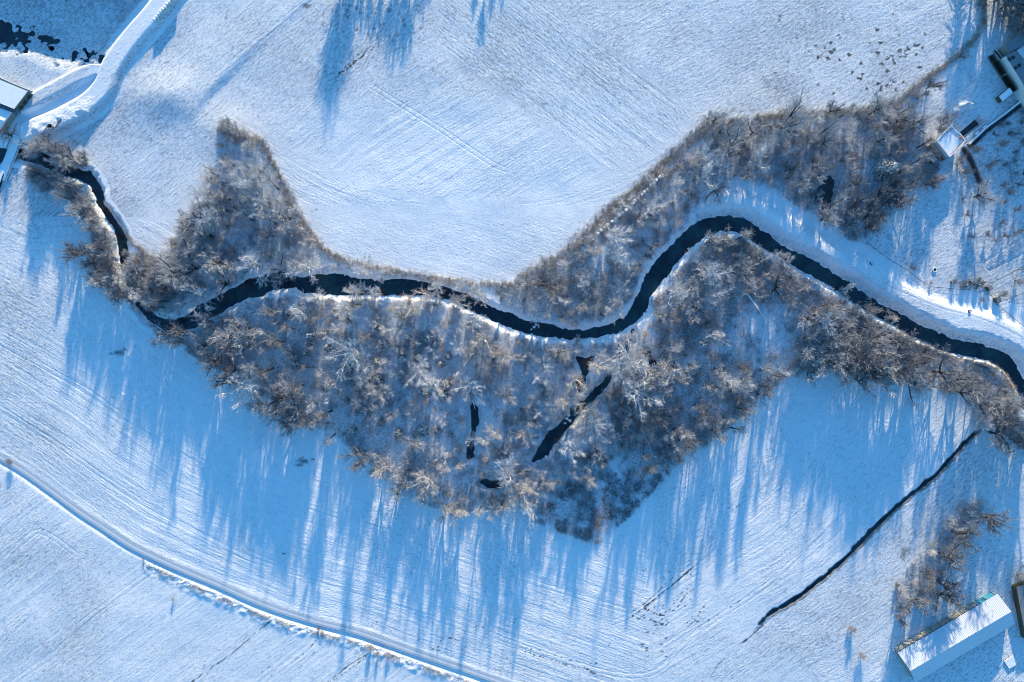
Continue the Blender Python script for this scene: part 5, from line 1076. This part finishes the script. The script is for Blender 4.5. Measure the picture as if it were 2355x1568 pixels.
# allotment poles
for x, y in ((2330, 622), (2352, 618), (2350, 705)):
    px, py = V(x, y); mb = MB(); mb.tube([Vector((0, 0, -.2)), Vector((0, 0, 5))], [.09, .07], 6); mb.box((0, 0, 4.6), (1.0, .08, .08)); o = mb.build('wooden_pole', M['wood']); o.location = (px, py, hz(px, py)); tag(o, 'tall thin pole with a crossbar in the allotment', 'pole', 'allotment poles')
LAND = [(2300, 5, 'the field corner'), (2350, 20, 'the top right corner'), (2320, 55, 'the hall roof'), (2360, 85, 'the hall end'), (2240, 350, 'the head of the dark hedge'), (2300, 350, 'the upper orchard'), (2345, 330, 'the orchard fence'), (2265, 400, 'the foot of the dark hedge'), (2340, 430, 'the lower orchard fence'), (2270, 520, 'the kitchen plot'), (2330, 500, 'the far kitchen plot'), (250, 455, 'the narrow left river bend'), (165, 385, 'the river mouth by the bridge'), (300, 640, 'the left river arm'), (515, 300, 'the tip of the left copse'), (560, 400, 'the upper copse'), (410, 540, 'the left rim of the copse'), (540, 560, 'the foot of the copse'), (410, 745, 'the western river bend'), (700, 590, 'the white leaning bank tree'),
 (660, 650, 'the white radial bank tree'), (560, 780, 'the western wood edge'), (712, 772, 'the largest western fir'), (690, 930, 'the forked edge tree'), (870, 740, 'the open snow patch'), (852, 870, 'the big grey heart tree'), (993, 876, 'the large central white tree'), (1000, 790, 'the fir cluster'), (1090, 740, 'the white antler tree'), (1092, 990, 'the narrow pool'), (1135, 1115, 'the southern pool'), (970, 990, 'the darkest southern fir'), (880, 1070, 'the southern field edge'),
 (1160, 1020, 'the small star shaped tree'), (1345, 850, 'the shaded creek pool'), (1260, 1015, 'the widest creek part'), (1500, 830, 'the small dark pool'), (1455, 760, 'the stream mouth'), (1300, 680, 'the inner northern bend'), (1400, 600, 'the open crowned white tree'), (1260, 640, 'the field edge above the river'), (1440, 470, 'the bale row'), (1560, 400, 'the upper bale row end'), (1620, 635, 'the round white peninsula tree'), (1700, 700, 'the snowy fallen trunk'), (1625, 770, 'the double trunked white tree'),
 (1470, 900, 'the great fan shaped tree'), (1580, 960, 'the peninsula clearing'), (1640, 1010, 'the slanting wood edge'), (1720, 930, 'the upper plantation'), (1400, 1000, 'the frost tipped tree'), (1870, 740, 'the white crooked belt tree'), (1840, 815, 'the golden limbed tree'), (1960, 850, 'the leaning belt trees'), (2080, 820, 'the middle of the belt'), (2200, 860, 'the lower belt'), (2300, 950, 'the river corner of the belt'), (1675, 330, 'the field side fan tree'), (1795, 290, 'the tallest fan tree'), (1905, 470, 'the long dark pool'), (2040, 390, 'the snowy spruce'), (1960, 300, 'the wood edge below the field'),
 (2050, 290, 'the wide edge tree'), (1980, 520, 'the southern tip of the northern wood'), (1840, 420, 'the fallen white birch'), (1720, 400, 'the long limbed drooping tree'), (2250, 1180, 'the round hedge tree'), (2160, 1280, 'the widest hedge tree'), (2090, 1370, 'the lower hedge end')]
ORD = ['nearest', 'second nearest', 'third nearest', 'fourth nearest', 'fifth nearest', 'sixth nearest', 'seventh nearest', 'eighth nearest', 'ninth nearest', 'tenth nearest', 'eleventh nearest', 'twelfth nearest', 'thirteenth nearest', 'fourteenth nearest', 'fifteenth nearest']
DIRS = ['right of', 'upper right of', 'above', 'upper left of', 'left of', 'lower left of', 'below', 'lower right of']
buck = {}
for o, kd, zone in QUEUE:
    vx, vy = o.location.x / S + 1177, 784 - o.location.y / S; d, i = min((math.hypot(vx - a, vy - b), i) for i, (a, b, _) in enumerate(LAND))
    an = int(round(math.degrees(math.atan2(LAND[i][1] - vy, vx - LAND[i][0])) / 45)) % 8; buck.setdefault((kd, i, an), []).append((d, o, zone))
for (kd, i, an), l in buck.items():
    l.sort(key=lambda q: q[0])
    for n, (d, o, zone) in enumerate(l):
        g_ = kd + ' ' + zone; tag(o, kd + ' ' + DIRS[an] + ' ' + LAND[i][2] + ('' if len(l) == 1 else ', ' + ORD[min(n, 14)] + ' one'), {'bare_tree': 'tree', 'slender_tree': 'slender tree', 'bare_shrub': 'shrub', 'fruit_tree': 'fruit tree', 'sapling': 'young tree'}[o.name.split('.')[0]], g_)
print('counts', count)
